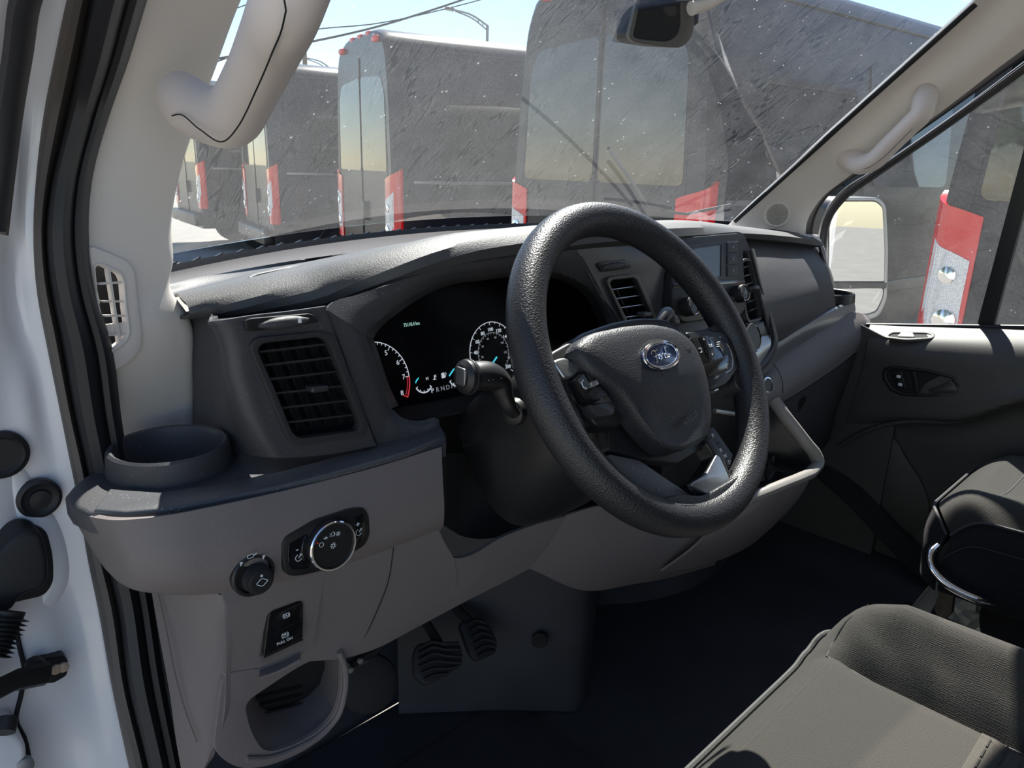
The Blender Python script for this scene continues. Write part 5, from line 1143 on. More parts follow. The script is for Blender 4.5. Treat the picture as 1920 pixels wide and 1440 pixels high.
ST = part('turn_signal_stalk', tube([stk(966, 776), stk(955, 762, .004), stk(944, 738, .008), (stk(935, 715, .012)), stk(918, 706, .014), stk(895, 705, .015), stk(882, 706, .015)], [.007, .0090, .0110, .0145, .0168, .0172, .0165], 20, smooth=40, sx=1.0, sy=.9), BLK, SCOL, 'turn signal stalk with square button end')
e0, e1 = stk(884, 706, .015), stk(864, 707, .015)
part('stalk_end', tube([e0, e0*.8+e1*.2, e0*.3+e1*.7, e1], [.0172, .0182, .0176, .0125], 20), BLK, ST)
part('stalk_ring', tube([e0*.72+e1*.28, e0*.62+e1*.38], [.0187, .0187], 20), BEZ, ST)
nn = unit(e1-e0); part('stalk_button', plate(rrect(e1+nn*.001, unit(np.cross(nn, A(0, 0, 1))), A(0, 0, 1), .016, .020, .003), nn, .004, .001), SILV, ST, 'grey square end button')
pt = stk(905, 694, .020)
part('stalk_print', join(text_geo('(o)', stk(918, 706, .029), unit(stk(935, 703)-stk(905, 706)), UW, .008), tube([stk(928, 708, .0285), stk(936, 704, .0285), stk(940, 710, .0285)], .0004, 5)), PRINT, ST)
part('wiper_stalk', tube([A(.76, .54, -.22), A(.80, .545, -.20), A(.83, .55, -.185), W(1252, 602, y=.57), W(1262, 604, y=.57)], [.007, .008, .010, .012, .011], 16, smooth=24), BEZ, SCOL, 'wiper stalk tip above the hub')
part('column_gaiter', thick(loft([[W(836, 850, y=.655), W(836, 920, y=.66), W(834, 985, y=.665)], [W(870, 850, y=.70), W(880, 930, y=.72), W(890, 1010, y=.72)], [W(960, 860, y=.72), W(980, 930, y=.74), W(1000, 1000, y=.74)], [W(1120, 880, y=.70), W(1110, 930, y=.72), W(1100, 990, y=.72)]], 14, 20), .004), DARK, SCOL)
# ================================================================== GRAB HANDLES
def handle(pts, rs, label, ups, seam):
    base = pts[0]
    h = thing('grab_handle', label, 'grab handle', tuple(np.array(base)-A(0, 0, .03)), 'pillar grab handles')
    part('grip', tube(pts, rs, 24, smooth=60, sx=1.0, sy=1.12, up=ups), HANDM, h)
    return h
H0, H3 = W(345, 190, x=.300), A(.345, .585, .165)
hp = [W(338, 185, x=.292), W(352, 196, x=.293), W(385, 214, x=.293), W(432, 218, x=.289), W(470, 160, x=.276), W(505, 85, x=.262), W(545, -10, x=.248), W(590, -140, x=.262), W(604, -215, x=.312), W(596, -262, x=.365), W(588, -275, x=.39)]
hr = [.023, .024, .0225, .0225, .0205, .0205, .021, .022, .022, .022, .022]
GH = handle(hp, hr, 'large pale grey grab handle on the driver side pillar, near the camera', (0, 1, 0), None)
# split line of the two moulded halves and end cap lines
gp_ = spline(np.array(hp[2:7]), 40)
part('mould_line', tube([W(u, v, x=x) for u, v, x in ((322, 217, .270), (335, 214, .268), (375, 243, .262), (415, 266, .258), (448, 235, .252), (480, 170, .247), (510, 100, .240), (532, 40, .234), (536, 12, .232), (533, 0, .232))], .0006, 5, smooth=50), DARK, GH)
# passenger handle
hp = [W(1590, 296, x=1.955), W(1600, 300, x=1.94), W(1616, 308, x=1.915), W(1636, 302, x=1.905), W(1670, 270, x=1.895), W(1705, 236, x=1.888), W(1728, 212, x=1.886), W(1732, 196, x=1.895), W(1735, 184, x=1.915), W(1736, 180, x=1.93)]
hr = [.026, .0255, .024, .023, .0225, .0225, .0235, .025, .026, .026]
GH2 = handle(hp, hr, 'pale grey grab handle on the passenger side pillar', (0, 1, 0), None)
part('mould_line', tube([W(u, v, x=x) for u, v, x in ((1584, 300, 1.93), (1590, 296, 1.925), (1604, 306, 1.90), (1622, 316, 1.885), (1650, 300, 1.875), (1690, 262, 1.87), (1725, 226, 1.868))], .0005, 5, smooth=30), DARK, GH2)

# ================================================================== MIRROR ON THE WINDSCREEN
RM = thing('rear_view_mirror', 'black interior mirror at the top of the windscreen', 'mirror', tuple(W(1240, 90, x=1.10)))
mp = W(1240, 40, x=1.10); NM = unit(A(-.25, -.95, -.12)); MX = unit(np.cross(NM, A(0, 0, 1))); MX = -MX if MX[0] < 0 else MX; MY = np.cross(NM, MX); MY = -MY if MY[2] < 0 else MY
def mr(u, v, h=0): return W(u, v, pl=(mp+NM*h, NM))
mo = [(1178, 70), (1195, 0), (1208, -60), (1300, -70), (1302, 50), (1296, 72), (1278, 90), (1240, 88), (1190, 80)]
part('housing', plate(roundpoly([mr(u, v, -.004) for u, v in mo], .012, 6), NM, .045, .012, 4), BLK, RM)
part('frame', plate(roundpoly([mr(u, v, .001) for u, v in mo], .012, 6), NM, .008, .003, 3, holes=[roundpoly([mr(u, v, .001) for u, v in ((1186, 68), (1201, 0), (1213, -52), (1276, -58), (1278, 48), (1272, 66), (1256, 78), (1238, 78), (1196, 73))], .010, 6)]), FRAMEHI, RM)
part('mirror_glass', plate(roundpoly([mr(u, v, -.002) for u, v in ((1185, 68), (1200, 0), (1212, -53), (1278, -58), (1279, 50), (1273, 68), (1256, 80), (1238, 79), (1195, 74))], .008, 5), NM, .003), mat('cab_reflection_mirror', (0.05, 0.05, 0.052), 0.08, metal=0.3), RM, 'mirror glass, its dark reflection in the colour')  # near-black colour stands in for the dark cab it would reflect
part('mount_arm', tube([mr(1296, 40, -.02), mr(1300, 0, -.04), ws(.5, .86)+A(0, -.02, -.01)], [.012, .012, .016], 12), BLK, RM)
part('mount_cover', tube([W(1296, 16, x=1.13), W(1330, 6, x=1.16), W(1370, -14, x=1.20)], [.014, .012, .008], 12, sy=.8), GREYP, RM, 'pale cover of the mirror wiring')

# ================================================================== DOOR JAMB HARDWARE
def jm(u, v, off=0): return W(u, v, y=jy(v)+.030+off)
g = lathe(jm(73, 934, 0), (0, -1, 0), [(.0205, -.004), (.0205, .003), (.0170, .005), (.0150, .003), (.0100, .002), (.0095, .006), (.0, .007)], 32)
solo('rubber_plug', g, RUB, 'round black rubber plug in the white door jamb, below the shelf level', 'plug', 'rubber plugs in the white door jamb')
g = lathe(jm(2, 852, -.005), (0, -1, 0), [(.024, -.004), (.024, .003), (.019, .006), (.016, .003), (0, .003)], 32)
solo('rubber_plug', g, RUB, 'black rubber plug cut by the left picture edge, higher on the jamb', 'plug', 'rubber plugs in the white door jamb')
WB = thing('wiring_boot', 'black corrugated rubber boot carrying the door wiring', 'wiring boot', tuple(jm(0, 1180, -.03)))
part('boot_head', plate(roundpoly([jm(u, v, -.035) for u, v in ((-40, 1060), (-10, 1040), (25, 1004), (52, 993), (80, 1000), (92, 1048), (93, 1088), (80, 1108), (40, 1118), (22, 1150), (-40, 1160))], .012, 6), (0, -1, 0), .034, .014, 5), RUB, WB)
part('boot_flange', plate(roundpoly([jm(u, v, -.004) for u, v in ((-40, 1040), (20, 992), (56, 982), (88, 994), (101, 1046), (101, 1094), (84, 1118), (30, 1130), (-40, 1150))], .012, 6), (0, -1, 0), .006, .002), RUB, WB)
part('boot_tube', tube([jm(10, 1145, -.05), jm(-14, 1225, -.05)], [.017, .012], 16), RUB, WB)
bl = []
for k in range(9):
    t = k/8.; p = jm(8-22*t, 1155+70*t, -.05); q = jm(6-22*t, 1160+70*t, -.05)
    bl.append(tube([p, p*.5+q*.5, q], [.017-.004*t, .022-.005*t, .017-.004*t], 20))
for b_ in bl: part('corrugation', b_, RUB, WB)
CS = thing('door_check_strap', 'dark steel door check strap with rusty bolts on the jamb', 'door check', tuple(jm(60, 1290, -.02)))
a, b = jm(-40, 1310, -.06), jm(88, 1262, -.022)
part('strap', tube([a, jm(30, 1275, -.04), b], [.008, .008, .009], 8, sx=.6, sy=1.3), BLK, CS)
part('bracket', plate(roundpoly([jm(u, v, -.012) for u, v in ((52, 1248), (80, 1236), (122, 1230), (130, 1240), (128, 1268), (100, 1284), (60, 1282), (48, 1266))], .004), (0, -1, 0), .016, .004), BLK, CS)
part('bracket', plate(roundpoly([jm(u, v, -.022) for u, v in ((52, 1250), (72, 1238), (92, 1244), (96, 1268), (66, 1282), (50, 1268))], .004), (0, -1, 0), .012, .003), RUB, CS)
for u, v in ((104, 1254), (118, 1250)): part('bolt', lathe(jm(u, v, -.012), (0, -1, 0), [(.0055, 0), (.0055, .0025), (.003, .004), (0, .004)], 10), RUST, CS)
HG = thing('jamb_hinge', 'white painted door hinge with black bush at the lower left', 'hinge', tuple(jm(20, 1400, -.02)))
part('hinge_leaf', plate(roundpoly([jm(u, v, -.03) for u, v in ((-50, 1372), (10, 1368), (34, 1376), (50, 1396), (54, 1480), (40, 1520), (-50, 1520))], .01, 5), (0, -1, 0), .03, .010, 4), WHITE, HG)
part('hinge_leaf', plate(roundpoly([jm(u, v, -.02) for u, v in ((-50, 1352), (24, 1346), (34, 1360), (30, 1392), (-50, 1400))], .008, 5), (0, -1, 0), .02, .006, 4), WHITE, HG)
part('hinge_pin', tube([jm(14, 1346, -.045), jm(8, 1374, -.05)], .009, 14), RUB, HG)
part('bolt', lathe(jm(42, 1432, -.024), (0, -1, 0), [(.009, 0), (.009, .006), (.006, .008), (0, .008)], 12), GALV, HG)
part('panel_gap', tube([jm(u, v, -.004) for u, v in ((28, 1165), (36, 1210), (46, 1262), (38, 1310), (30, 1350), (46, 1385), (56, 1440), (56, 1500))], .0022, 6, smooth=24), DARK, WALLL, 'dark gap between door and jamb')
# the open driver's door, swung out ahead of the camera's left
DD = thing('driver_door', 'open white driver door swung out at the left edge', 'door', (-.4, .95, -1.3))
dz0 = [[A(.045, .93, -1.2), A(.045, .93, -.4), A(.05, .92, -.1), A(.06, .80, .10), A(.09, .66, .3)], [A(-.5, 1.02, -1.2), A(-.5, 1.02, -.4), A(-.5, 1.02, -.1), A(-.48, 1.0, .25), A(-.45, .98, .4)], [A(-1.05, 1.10, -1.2), A(-1.05, 1.10, -.4), A(-1.05, 1.10, -.1), A(-1.02, 1.08, .25), A(-1.0, 1.06, .4)]]
part('door_skin', thick(loft(dz0[:1]+dz0[1:], 14, 12), .06), WHITE, DD)
part('door_card', plate([A(-.06, .88, -1.0), A(-.95, 1.02, -1.0), A(-.95, 1.02, -.32), A(-.06, .88, -.32)], (.12, -1, 0), .03, .01), DOORP, DD)
# pressed ridges in the jamb
for pts in (((18, 880), (40, 950), (70, 980), (92, 1030), (96, 1080), (70, 1140), (60, 1200)),):
    part('pressed_ridge', tube([jm(u, v, .0165) for u, v in pts], .0175, 24, smooth=30), WHITE, WALLL)

# ================================================================== SEATS
DS = thing('driver_seat', 'driver seat cushion in grey woven fabric with side bolster', 'seat', (.72, .0, -1.05))
def st_(u, v, z): return W(u, v, z=z)
# cushion as a height field: x across, y back to front
def cushion(x0, x1, yf, yb, zt, bol, nx=64, ny=56, wav=None, drop=.16):
    G = []
    for j in range(ny+1):
        t = j/ny; row_ = []
        for i in range(nx+1):
            s = i/nx; x = x0+(x1-x0)*s; y = yf(s)+(yb-yf(s))*t
            z = zt+bol(s, t)
            row_.append(A(x, y, z))
        G.append(row_)
    return G
SX0, SX1 = .44, 1.075; SFY = .345; SZT = -.605
def syf(s):       # front edge, rounded at the corners
    return SFY-.012-.06*max(0, (s-.80)/.2)**2.2-.05*max(0, (.15-s)/.15)**2
def sbol(s, t):
    x = SX0+(SX1-SX0)*s; z = 0
    z -= .05*max(0, 1-t/.10)**2.2                      # rolls over the front
    z -= .022*max(0, 1-t/.35)**2*0
    b = math.exp(-((x-.985)/.045)**2)*(.058+.012*t)    # inner bolster
    cr = math.exp(-((x-.905+.05*t*0)/.014)**2)*-.024*min(1, t*6)
    z += b*min(1, .35+t*4)+cr
    z -= .11*max(0, (x-1.02)/.055)**2.2
    z -= .04*max(0, (.50-x)/.06)**2
    if .9 < x < 1.0:                                   # gathers in the cover beside the seam
        z += .0045*math.sin(46*t+x*90)*math.exp(-((x-.94)/.02)**2)*max(0, 1-t*1.2)
    z -= .006*math.exp(-((t-.48)/.02)**2)*(1 if x < .9 else 0)
    return z
G = cushion(SX0, SX1, syf, -.20, SZT, sbol)
skirt = [[A(p[0], p[1]+.010, p[2]-.012) for p in G[0]], [A(p[0], p[1]+.006, SZT-.16) for p in G[0]]]
part('cushion', facing(grid([skirt[1], skirt[0]]+G), (.7, .3, 1.5)), FAB, DS, 'grey woven seat cushion')
rs = [[r_[-1] for r_ in G], [r_[-1]+A(.006, 0, -.14) for r_ in G]]
part('cushion_side', thick(grid(rs), .004, (2, .1, -.6)), FABD, DS)
rs = [[r_[0] for r_ in G], [r_[0]+A(-.004, 0, -.14) for r_ in G]]
part('cushion_side', thick(grid(rs), .004, (-2, .1, -.6)), FABD, DS)
pf = [A(p[0], p[1]+.008, p[2]-.004) for p in G[0]]
part('front_piping', tube(pf, .0042, 8), PIPE, DS, 'braided dark piping along the front edge')
def sz(x, y):
    s = (x-SX0)/(SX1-SX0); t = (y-syf(s))/(-.20-syf(s)); return SZT+sbol(s, t)
def seam(xy, r=.0012, lift=.0): return tube([A(x, y, sz(x, y)+lift) for x, y in xy], r, 6, smooth=30)
part('seam', seam([(.905, .30), (.906, .22), (.907, .12), (.908, 0), (.908, -.15)], .0022), PIPE, DS)
part('seam', seam([(.46, .125), (.6, .122), (.75, .120), (.905, .118)], .0018), PIPE, DS)
part('seam', seam([(.907, .302), (.93, .305), (.96, .30), (.985, .285)], .0012), PIPE, DS)
# ribbed insert behind the cross seam
ins = [[A(x, y, sz(x, y)+.0015) for x in np.linspace(.50, .898, 30)] for y in np.linspace(.114, -.19, 24)]
INS = part('seat_insert', thick(grid(ins), .003, (.7, 0, 1)), FAB2, DS, 'paler ribbed insert of the cushion')
ri = []
for j in range(17):
    y = .104-j*.016
    for i in range(18):
        x = .515+i*.0215+(.006 if j % 2 else 0)
        if x+.018 > .895: continue
        ri.append(tube([A(x, y, sz(x, y)+.0022), A(x+.017, y, sz(x+.017, y)+.0022)], .0011, 5))
part('stitch_rib', join(*ri), FAB, INS, kind='stuff')
part('seat_base', box((.76, .06, -.90), (.50, .44, .30), None, .03, 3), DARK, DS)

PS = thing('passenger_seat', 'passenger seat cushion in grey fabric with black sides', 'seat', (1.72, .0, -1.05))
PX0, PX1, PYF, PZ = 1.548, 1.98, .375, -.60
def pyf(s): return PYF-.05*max(0, (.22-s)/.22)**2.2-.03*max(0, (s-.8)/.2)**2
def pbol(s, t):
    x = PX0+(PX1-PX0)*s; z = -.045*max(0, 1-t/.12)**2.2
    z += .018*math.exp(-((x-1.60)/.05)**2)*min(1, t*4)-.012*max(0, (1.60-x)/.035)**2-.05*max(0, (x-1.93)/.05)**2
    return z
G = cushion(PX0, PX1, pyf, -.20, PZ, pbol)
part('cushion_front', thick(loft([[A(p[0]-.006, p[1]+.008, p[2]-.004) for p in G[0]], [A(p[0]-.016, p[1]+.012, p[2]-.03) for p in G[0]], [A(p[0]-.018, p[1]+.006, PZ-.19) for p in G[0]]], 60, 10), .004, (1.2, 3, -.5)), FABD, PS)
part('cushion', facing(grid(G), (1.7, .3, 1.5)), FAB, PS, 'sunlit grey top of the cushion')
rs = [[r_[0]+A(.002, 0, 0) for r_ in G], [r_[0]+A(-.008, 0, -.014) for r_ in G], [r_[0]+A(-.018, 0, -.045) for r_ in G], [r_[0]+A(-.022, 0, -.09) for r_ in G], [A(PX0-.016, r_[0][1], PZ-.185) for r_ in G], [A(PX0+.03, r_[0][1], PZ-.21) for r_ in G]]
part('cushion_side', thick(loft(rs, 56, 16), .004, (-2, .1, -.6)), FABD, PS, 'black side of the cushion, carried up its shaded slope')  # dark cloth on the upper slope puts its shade into the colour
fr_ = [[A(p[0], p[1]+.010, p[2]-.012) for p in G[0]], [A(p[0], p[1]-.01, PZ-.20) for p in G[0]]]
part('front_piping', tube([A(p[0], p[1]+.008, p[2]-.004) for p in G[0]], .0035, 8), PIPE, PS)
part('side_piping', tube([r_[0]+A(-.004, 0, .0) for r_ in G], .003, 8), PIPE, PS)
part('seam', tube([r_[0]+A(-.0195, 0, -.045) for r_ in G], .0010, 5), PIPE, PS)
def pt_(x, y): s = (x-PX0)/(PX1-PX0); return A(x, y, PZ+pbol(s, (y-pyf(s))/(-.2-pyf(s))))
part('seam', tube([pt_(x, .27) for x in np.linspace(1.60, 1.95, 14)], .0016, 6), PIPE, PS)
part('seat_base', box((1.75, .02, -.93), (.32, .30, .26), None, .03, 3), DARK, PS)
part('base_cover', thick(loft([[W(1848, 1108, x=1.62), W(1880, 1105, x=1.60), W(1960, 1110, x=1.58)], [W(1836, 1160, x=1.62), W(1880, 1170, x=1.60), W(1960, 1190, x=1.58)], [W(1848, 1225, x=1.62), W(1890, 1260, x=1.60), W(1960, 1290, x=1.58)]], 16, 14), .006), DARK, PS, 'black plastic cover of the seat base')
part('adjust_bar', tube([W(u, v, x=x) for u, v, x in ((1758, 1025, 1.53), (1744, 1040, 1.505), (1744, 1056, 1.495), (1762, 1084, 1.49), (1790, 1104, 1.49), (1840, 1126, 1.50), (1860, 1132, 1.52))], .0085, 12, smooth=40), CHR, PS, 'bent steel slide bar under the cushion')
part('frame_rail', plate(roundpoly([W(u, v, x=1.62) for u, v in ((1700, 1150), (1762, 1072), (1785, 1085), (1740, 1155))], .004), (-1, 0, .3), .02, .003), STEEL, PS, 'grey steel seat frame')
part('frame_rail', plate(roundpoly([W(u, v, x=1.60) for u, v in ((1752, 1140), (1770, 1082), (1792, 1080), (1784, 1150), (1760, 1168))], .004), (-1, 0, .3), .02, .003), mat('worn_steel', (0.16, 0.13, 0.10), 0.6, metal=0.5, var=0.4, vscale=60), PS)
part('slide_rail', box((W(1690, 1140, z=-.98)+W(1790, 1185, z=-.98))/2, (.04, np.linalg.norm(W(1690, 1140, z=-.98)-W(1790, 1185, z=-.98)), .03), [unit(np.cross(unit(W(1790, 1185, z=-.98)-W(1690, 1140, z=-.98)), A(0, 0, 1))), unit(W(1790, 1185, z=-.98)-W(1690, 1140, z=-.98)), A(0, 0, 1)], .003), DARK, PS)
part('bolt', lathe(W(1699, 1141, z=-.962), (0, 0, 1), [(.010, 0), (.010, .005), (.006, .007), (0, .007)], 14), CHR, PS)
# crumpled clear film beside the seat base
random.seed(3)
bmx = bmesh.new(); bmesh.ops.create_icosphere(bmx, subdivisions=3, radius=1)
c = W(1812, 1165, z=-.99)
for v in bmx.verts:
    k = 1+.35*math.sin(7*v.co.x+3*v.co.z)*math.sin(6*v.co.y+2)+random.uniform(-.15, .15)
    v.co = Vector((v.co.x*.045*k, v.co.y*.055*k, v.co.z*.055*k))+Vector(c)
solo('plastic_bag', bm_geo(bmx), BAGP, 'crumpled clear plastic film under the passenger seat', 'plastic bag', ang=5)

# ================================================================== PEDALS, FOOTWELL
def pedal(name, label, outline, pl, ribs, arm):
    pd = thing(name, label, 'pedal', tuple(W(*outline[0], pl=pl)-A(0, 0, .05)), 'foot pedals')
    n = unit(pl[1])
    part('pad', plate(roundpoly([W(u, v, pl=pl) for u, v in outline], .008), n, .012, .003), RUB, pd)
    for r_ in ribs:
        q = (pl[0]+n*.003, n); part('rib', tube([W(u, v, pl=q) for u, v in r_], .0032, 6, smooth=12), RUB, pd)
    part('arm', tube([W(u, v, pl=(pl[0]-n*d, n)) for u, v, d in arm], .009, 8), DARK, pd)
NPD = unit(A(-.1, -.72, .68))
pb = (W(825, 1225, y=.86), NPD)
pedal('brake_pedal', 'wide ribbed black brake pedal in the footwell', [(776, 1228), (785, 1205), (860, 1202), (869, 1222), (866, 1248), (800, 1286), (778, 1268)], pb,
      [((787, 1214), (810, 1204), (835, 1208), (860, 1206)), ((786, 1226), (810, 1214), (835, 1218), (864, 1218)), ((786, 1238), (812, 1226), (838, 1230), (867, 1232)), ((786, 1250), (815, 1240), (840, 1242), (866, 1244)), ((790, 1262), (815, 1254), (838, 1254), (860, 1250)), ((796, 1274), (818, 1266), (840, 1264))], ((822, 1205, .005), (800, 1170, .03), (785, 1140, .06)))
pa = (W(900, 1190, y=.86), NPD)
pedal('accelerator_pedal', 'narrow ribbed black accelerator pedal beside the tunnel', [(862, 1170), (880, 1158), (905, 1157), (924, 1178), (934, 1205), (930, 1225), (892, 1240), (880, 1222)], pa,
      [((874, 1172), (890, 1164), (910, 1168)), ((880, 1184), (896, 1175), (916, 1180)), ((884, 1196), (902, 1187), (922, 1192)), ((888, 1208), (906, 1199), (928, 1204)), ((892, 1220), (910, 1211), (930, 1214)), ((896, 1231), (912, 1223), (928, 1222))], ((880, 1165, .005), (860, 1145, .02), (845, 1120, .04)))
FR = thing('footwell_fittings', 'black pipe and bracket hanging low behind the knee panel', 'fitting', tuple(W(690, 1330, y=.92)))
part('round_cover', lathe(W(690, 1280, y=.92), unit(A(-.4, -.8, .4)), [(.05, 0), (.048, .012), (.038, .018), (0, .018)], 28), DARK, FR)
part('bracket', tube([W(650, 1250, y=.74), W(700, 1222, y=.76), W(760, 1172, y=.78)], .006, 8), BLK, FR)
for u, v in ((656, 1255), (674, 1238)): part('bolt', lathe(W(u, v, y=.735), (0, -1, 0), [(.004, 0), (.004, .004), (0, .005)], 8), GALV, FR)
# loose rubber mat with raised chevrons
mt = []
MATP = thing('floor_mat', 'black ribbed rubber mat under the pedals', 'floor mat', (.62, .6, -1.06))
part('mat_sheet', plate(rrect(A(.60, .60, -1.052), (1, 0, 0), (0, 1, 0), .62, .62, .05), (0, 0, 1), .008, .002), MAT_, MATP)
for k in range(12):
    y = .36+k*.034
    part('mat_rib', tube([A(.42, y, -1.051), A(.60, y+.04, -1.051), A(.78, y, -1.051)], .004, 6), MAT_, MATP)
# bulge of the floor on the passenger side
hb_ = loft([[A(1.30, 1.0, -1.05), A(1.42, .92, -1.05), A(1.55, .88, -1.05), A(1.8, .9, -1.05), A(2.0, .98, -1.05)], [A(1.32, 1.02, -.95), A(1.42, .98, -.96), A(1.55, .95, -.97), A(1.8, .97, -.96), A(2.0, 1.02, -.95)], [A(1.34, 1.03, -.75), A(1.42, 1.02, -.75), A(1.55, 1.02, -.75), A(1.8, 1.02, -.75), A(2.0, 1.03, -.75)]], 30, 14)
part('toe_board', thick(hb_, .005), MAT_, FLOOR)
kp = loft([[W(1540, 870, x=1.99), W(1600, 905, x=2.0), W(1680, 985, x=2.0), W(1745, 1050, x=2.0), W(1800, 1100, x=2.0)], [W(1532, 892, x=1.95), W(1580, 935, x=1.96), W(1660, 1020, x=1.96), W(1720, 1080, x=1.96), W(1790, 1130, x=1.96)]], 30, 8)
part('sill_cover', thick(kp, .005), DARK, FLOOR, 'dark sill cover along the passenger door')
# ================================================================== OUTSIDE
# --- passenger door mirror
DM = thing('door_mirror', 'large black door mirror with two mirror panes outside the passenger window', 'door mirror', tuple(W(1610, 610, x=2.33)))
NDM = unit(A(-.565, -.825, .0))
def dm(u, v, h=0): return W(u, v, pl=(W(1605, 470, x=2.34)+NDM*h, NDM))
mo = [(1546, 600), (1548, 420), (1554, 384), (1572, 370), (1648, 370), (1662, 384), (1666, 470), (1664, 560), (1650, 592), (1632, 600)]
part('shell', plate(roundpoly([dm(u, v, -.006) for u, v in mo], .02, 6), NDM, .09, .02, 4), BLK, DM)
part('frame', plate(roundpoly([dm(u, v, .002) for u, v in mo], .02, 6), NDM, .010, .003, 2, holes=[roundpoly([dm(u, v, .002) for u, v in ((1552, 590), (1554, 420), (1560, 388), (1576, 376), (1644, 376), (1656, 388), (1660, 470), (1658, 556), (1645, 584), (1630, 590))], .018, 6)]), STEEL, DM)
part('main_pane', plate(roundpoly([dm(u, v, -.001) for u, v in ((1554, 527), (1556, 420), (1562, 390), (1578, 378), (1642, 378), (1655, 390), (1663, 480), (1662, 527))], .012, 6), NDM, .003), MIRROR, DM, 'flat upper mirror pane')
nd2 = unit(NDM+A(0, 0, -.02))
part('wide_pane', plate(roundpoly([dm(u, v, -.001) for u, v in ((1554, 588), (1554, 542), (1656, 540), (1655, 556), (1643, 582), (1628, 588))], .012, 6), NDM, .003), MIRROR, DM, 'curved lower mirror pane')
part('pane_divider', plate([dm(u, v, .003) for u, v in ((1550, 540), (1550, 530), (1664, 530), (1662, 541))], NDM, .006, .001), BLK, DM)
part('arm', tube([dm(1560, 560, -.07), A(2.2, 1.0, -.42), A(2.13, 1.02, -.44)], .03, 10), BLK, DM)

# --- wiper on the passenger side
WP = thing('wiper', 'thin wiper arm and blade lying at the foot of the windscreen', 'wiper', tuple(ws(.7, -.02)+A(0, .03, 0)))
def wsp(u, v, off=.012):
    # a place just outside the windscreen
    best = None
    for s in np.linspace(-.1, .5, 61):
        for t in np.linspace(.3, 1.0, 71):
            p = ws(t, s); d = p.dot(CF); q = (960+FPX*p.dot(CR)/d, 720-FPX*p.dot(CU)/d); e = (q[0]-u)**2+(q[1]-v)**2
            if best is None or e < best[0]: best = (e, p)
    return best[1]+A(0, off, off)
part('blade', tube([wsp(1180, 400, .016), wsp(1290, 412, .012), wsp(1376, 390, .01)], .004, 6), BLK, WP)
part('arm', tube([wsp(1155, 300, .02)+A(0, .0, .0), wsp(1200, 362, .022), wsp(1226, 408, .024)], .0042, 6), BLK, WP)
# --- cowl grille in front of the glass, and bonnet
CG = thing('cowl_grille', 'black plastic cowl grille at the foot of the windscreen', 'cowl grille', (XC, 1.3, -.35))
def cw(t, k): p = ws(t, -.04); return p+A(0, .03+.16*k, -.02-.05*k)
part('cowl_panel', thick(loft([[cw(t, k) for t in np.linspace(0, 1, 15)] for k in (0, .3, .6, 1)], 40, 10), .01, (1, 1, 3)), BLK, CG)
for i in range(34):
    t = .02+i*.0285
    part('cowl_rib', tube([cw(t, .1)+A(0, 0, .004), cw(t, .9)+A(0, 0, .004)], .0022, 5), BEZ, CG)
for k in (.3, .55, .8):
    part('cowl_bar', tube([cw(t, k)+A(0, 0, .004) for t in np.linspace(0, 1, 15)], .0022, 5), BEZ, CG)
bon = [[A(x, 1.30+.12*(1-((x-XC)/.8)**2), -.30) for x in np.linspace(.25, 1.98, 11)], [A(x, 1.55+.12*(1-((x-XC)/.8)**2), -.36) for x in np.linspace(.22, 2.0, 11)], [A(x, 1.9+.12*(1-((x-XC)/.8)**2), -.52) for x in np.linspace(.24, 1.98, 11)], [A(x, 2.05+.08*(1-((x-XC)/.8)**2), -.8) for x in np.linspace(.28, 1.95, 11)]]
solo('bonnet', thick(loft(bon, 40, 20), .02, (1, 1, 5)), WHITE, 'short white bonnet ahead of the windscreen', 'bonnet', kind='structure')

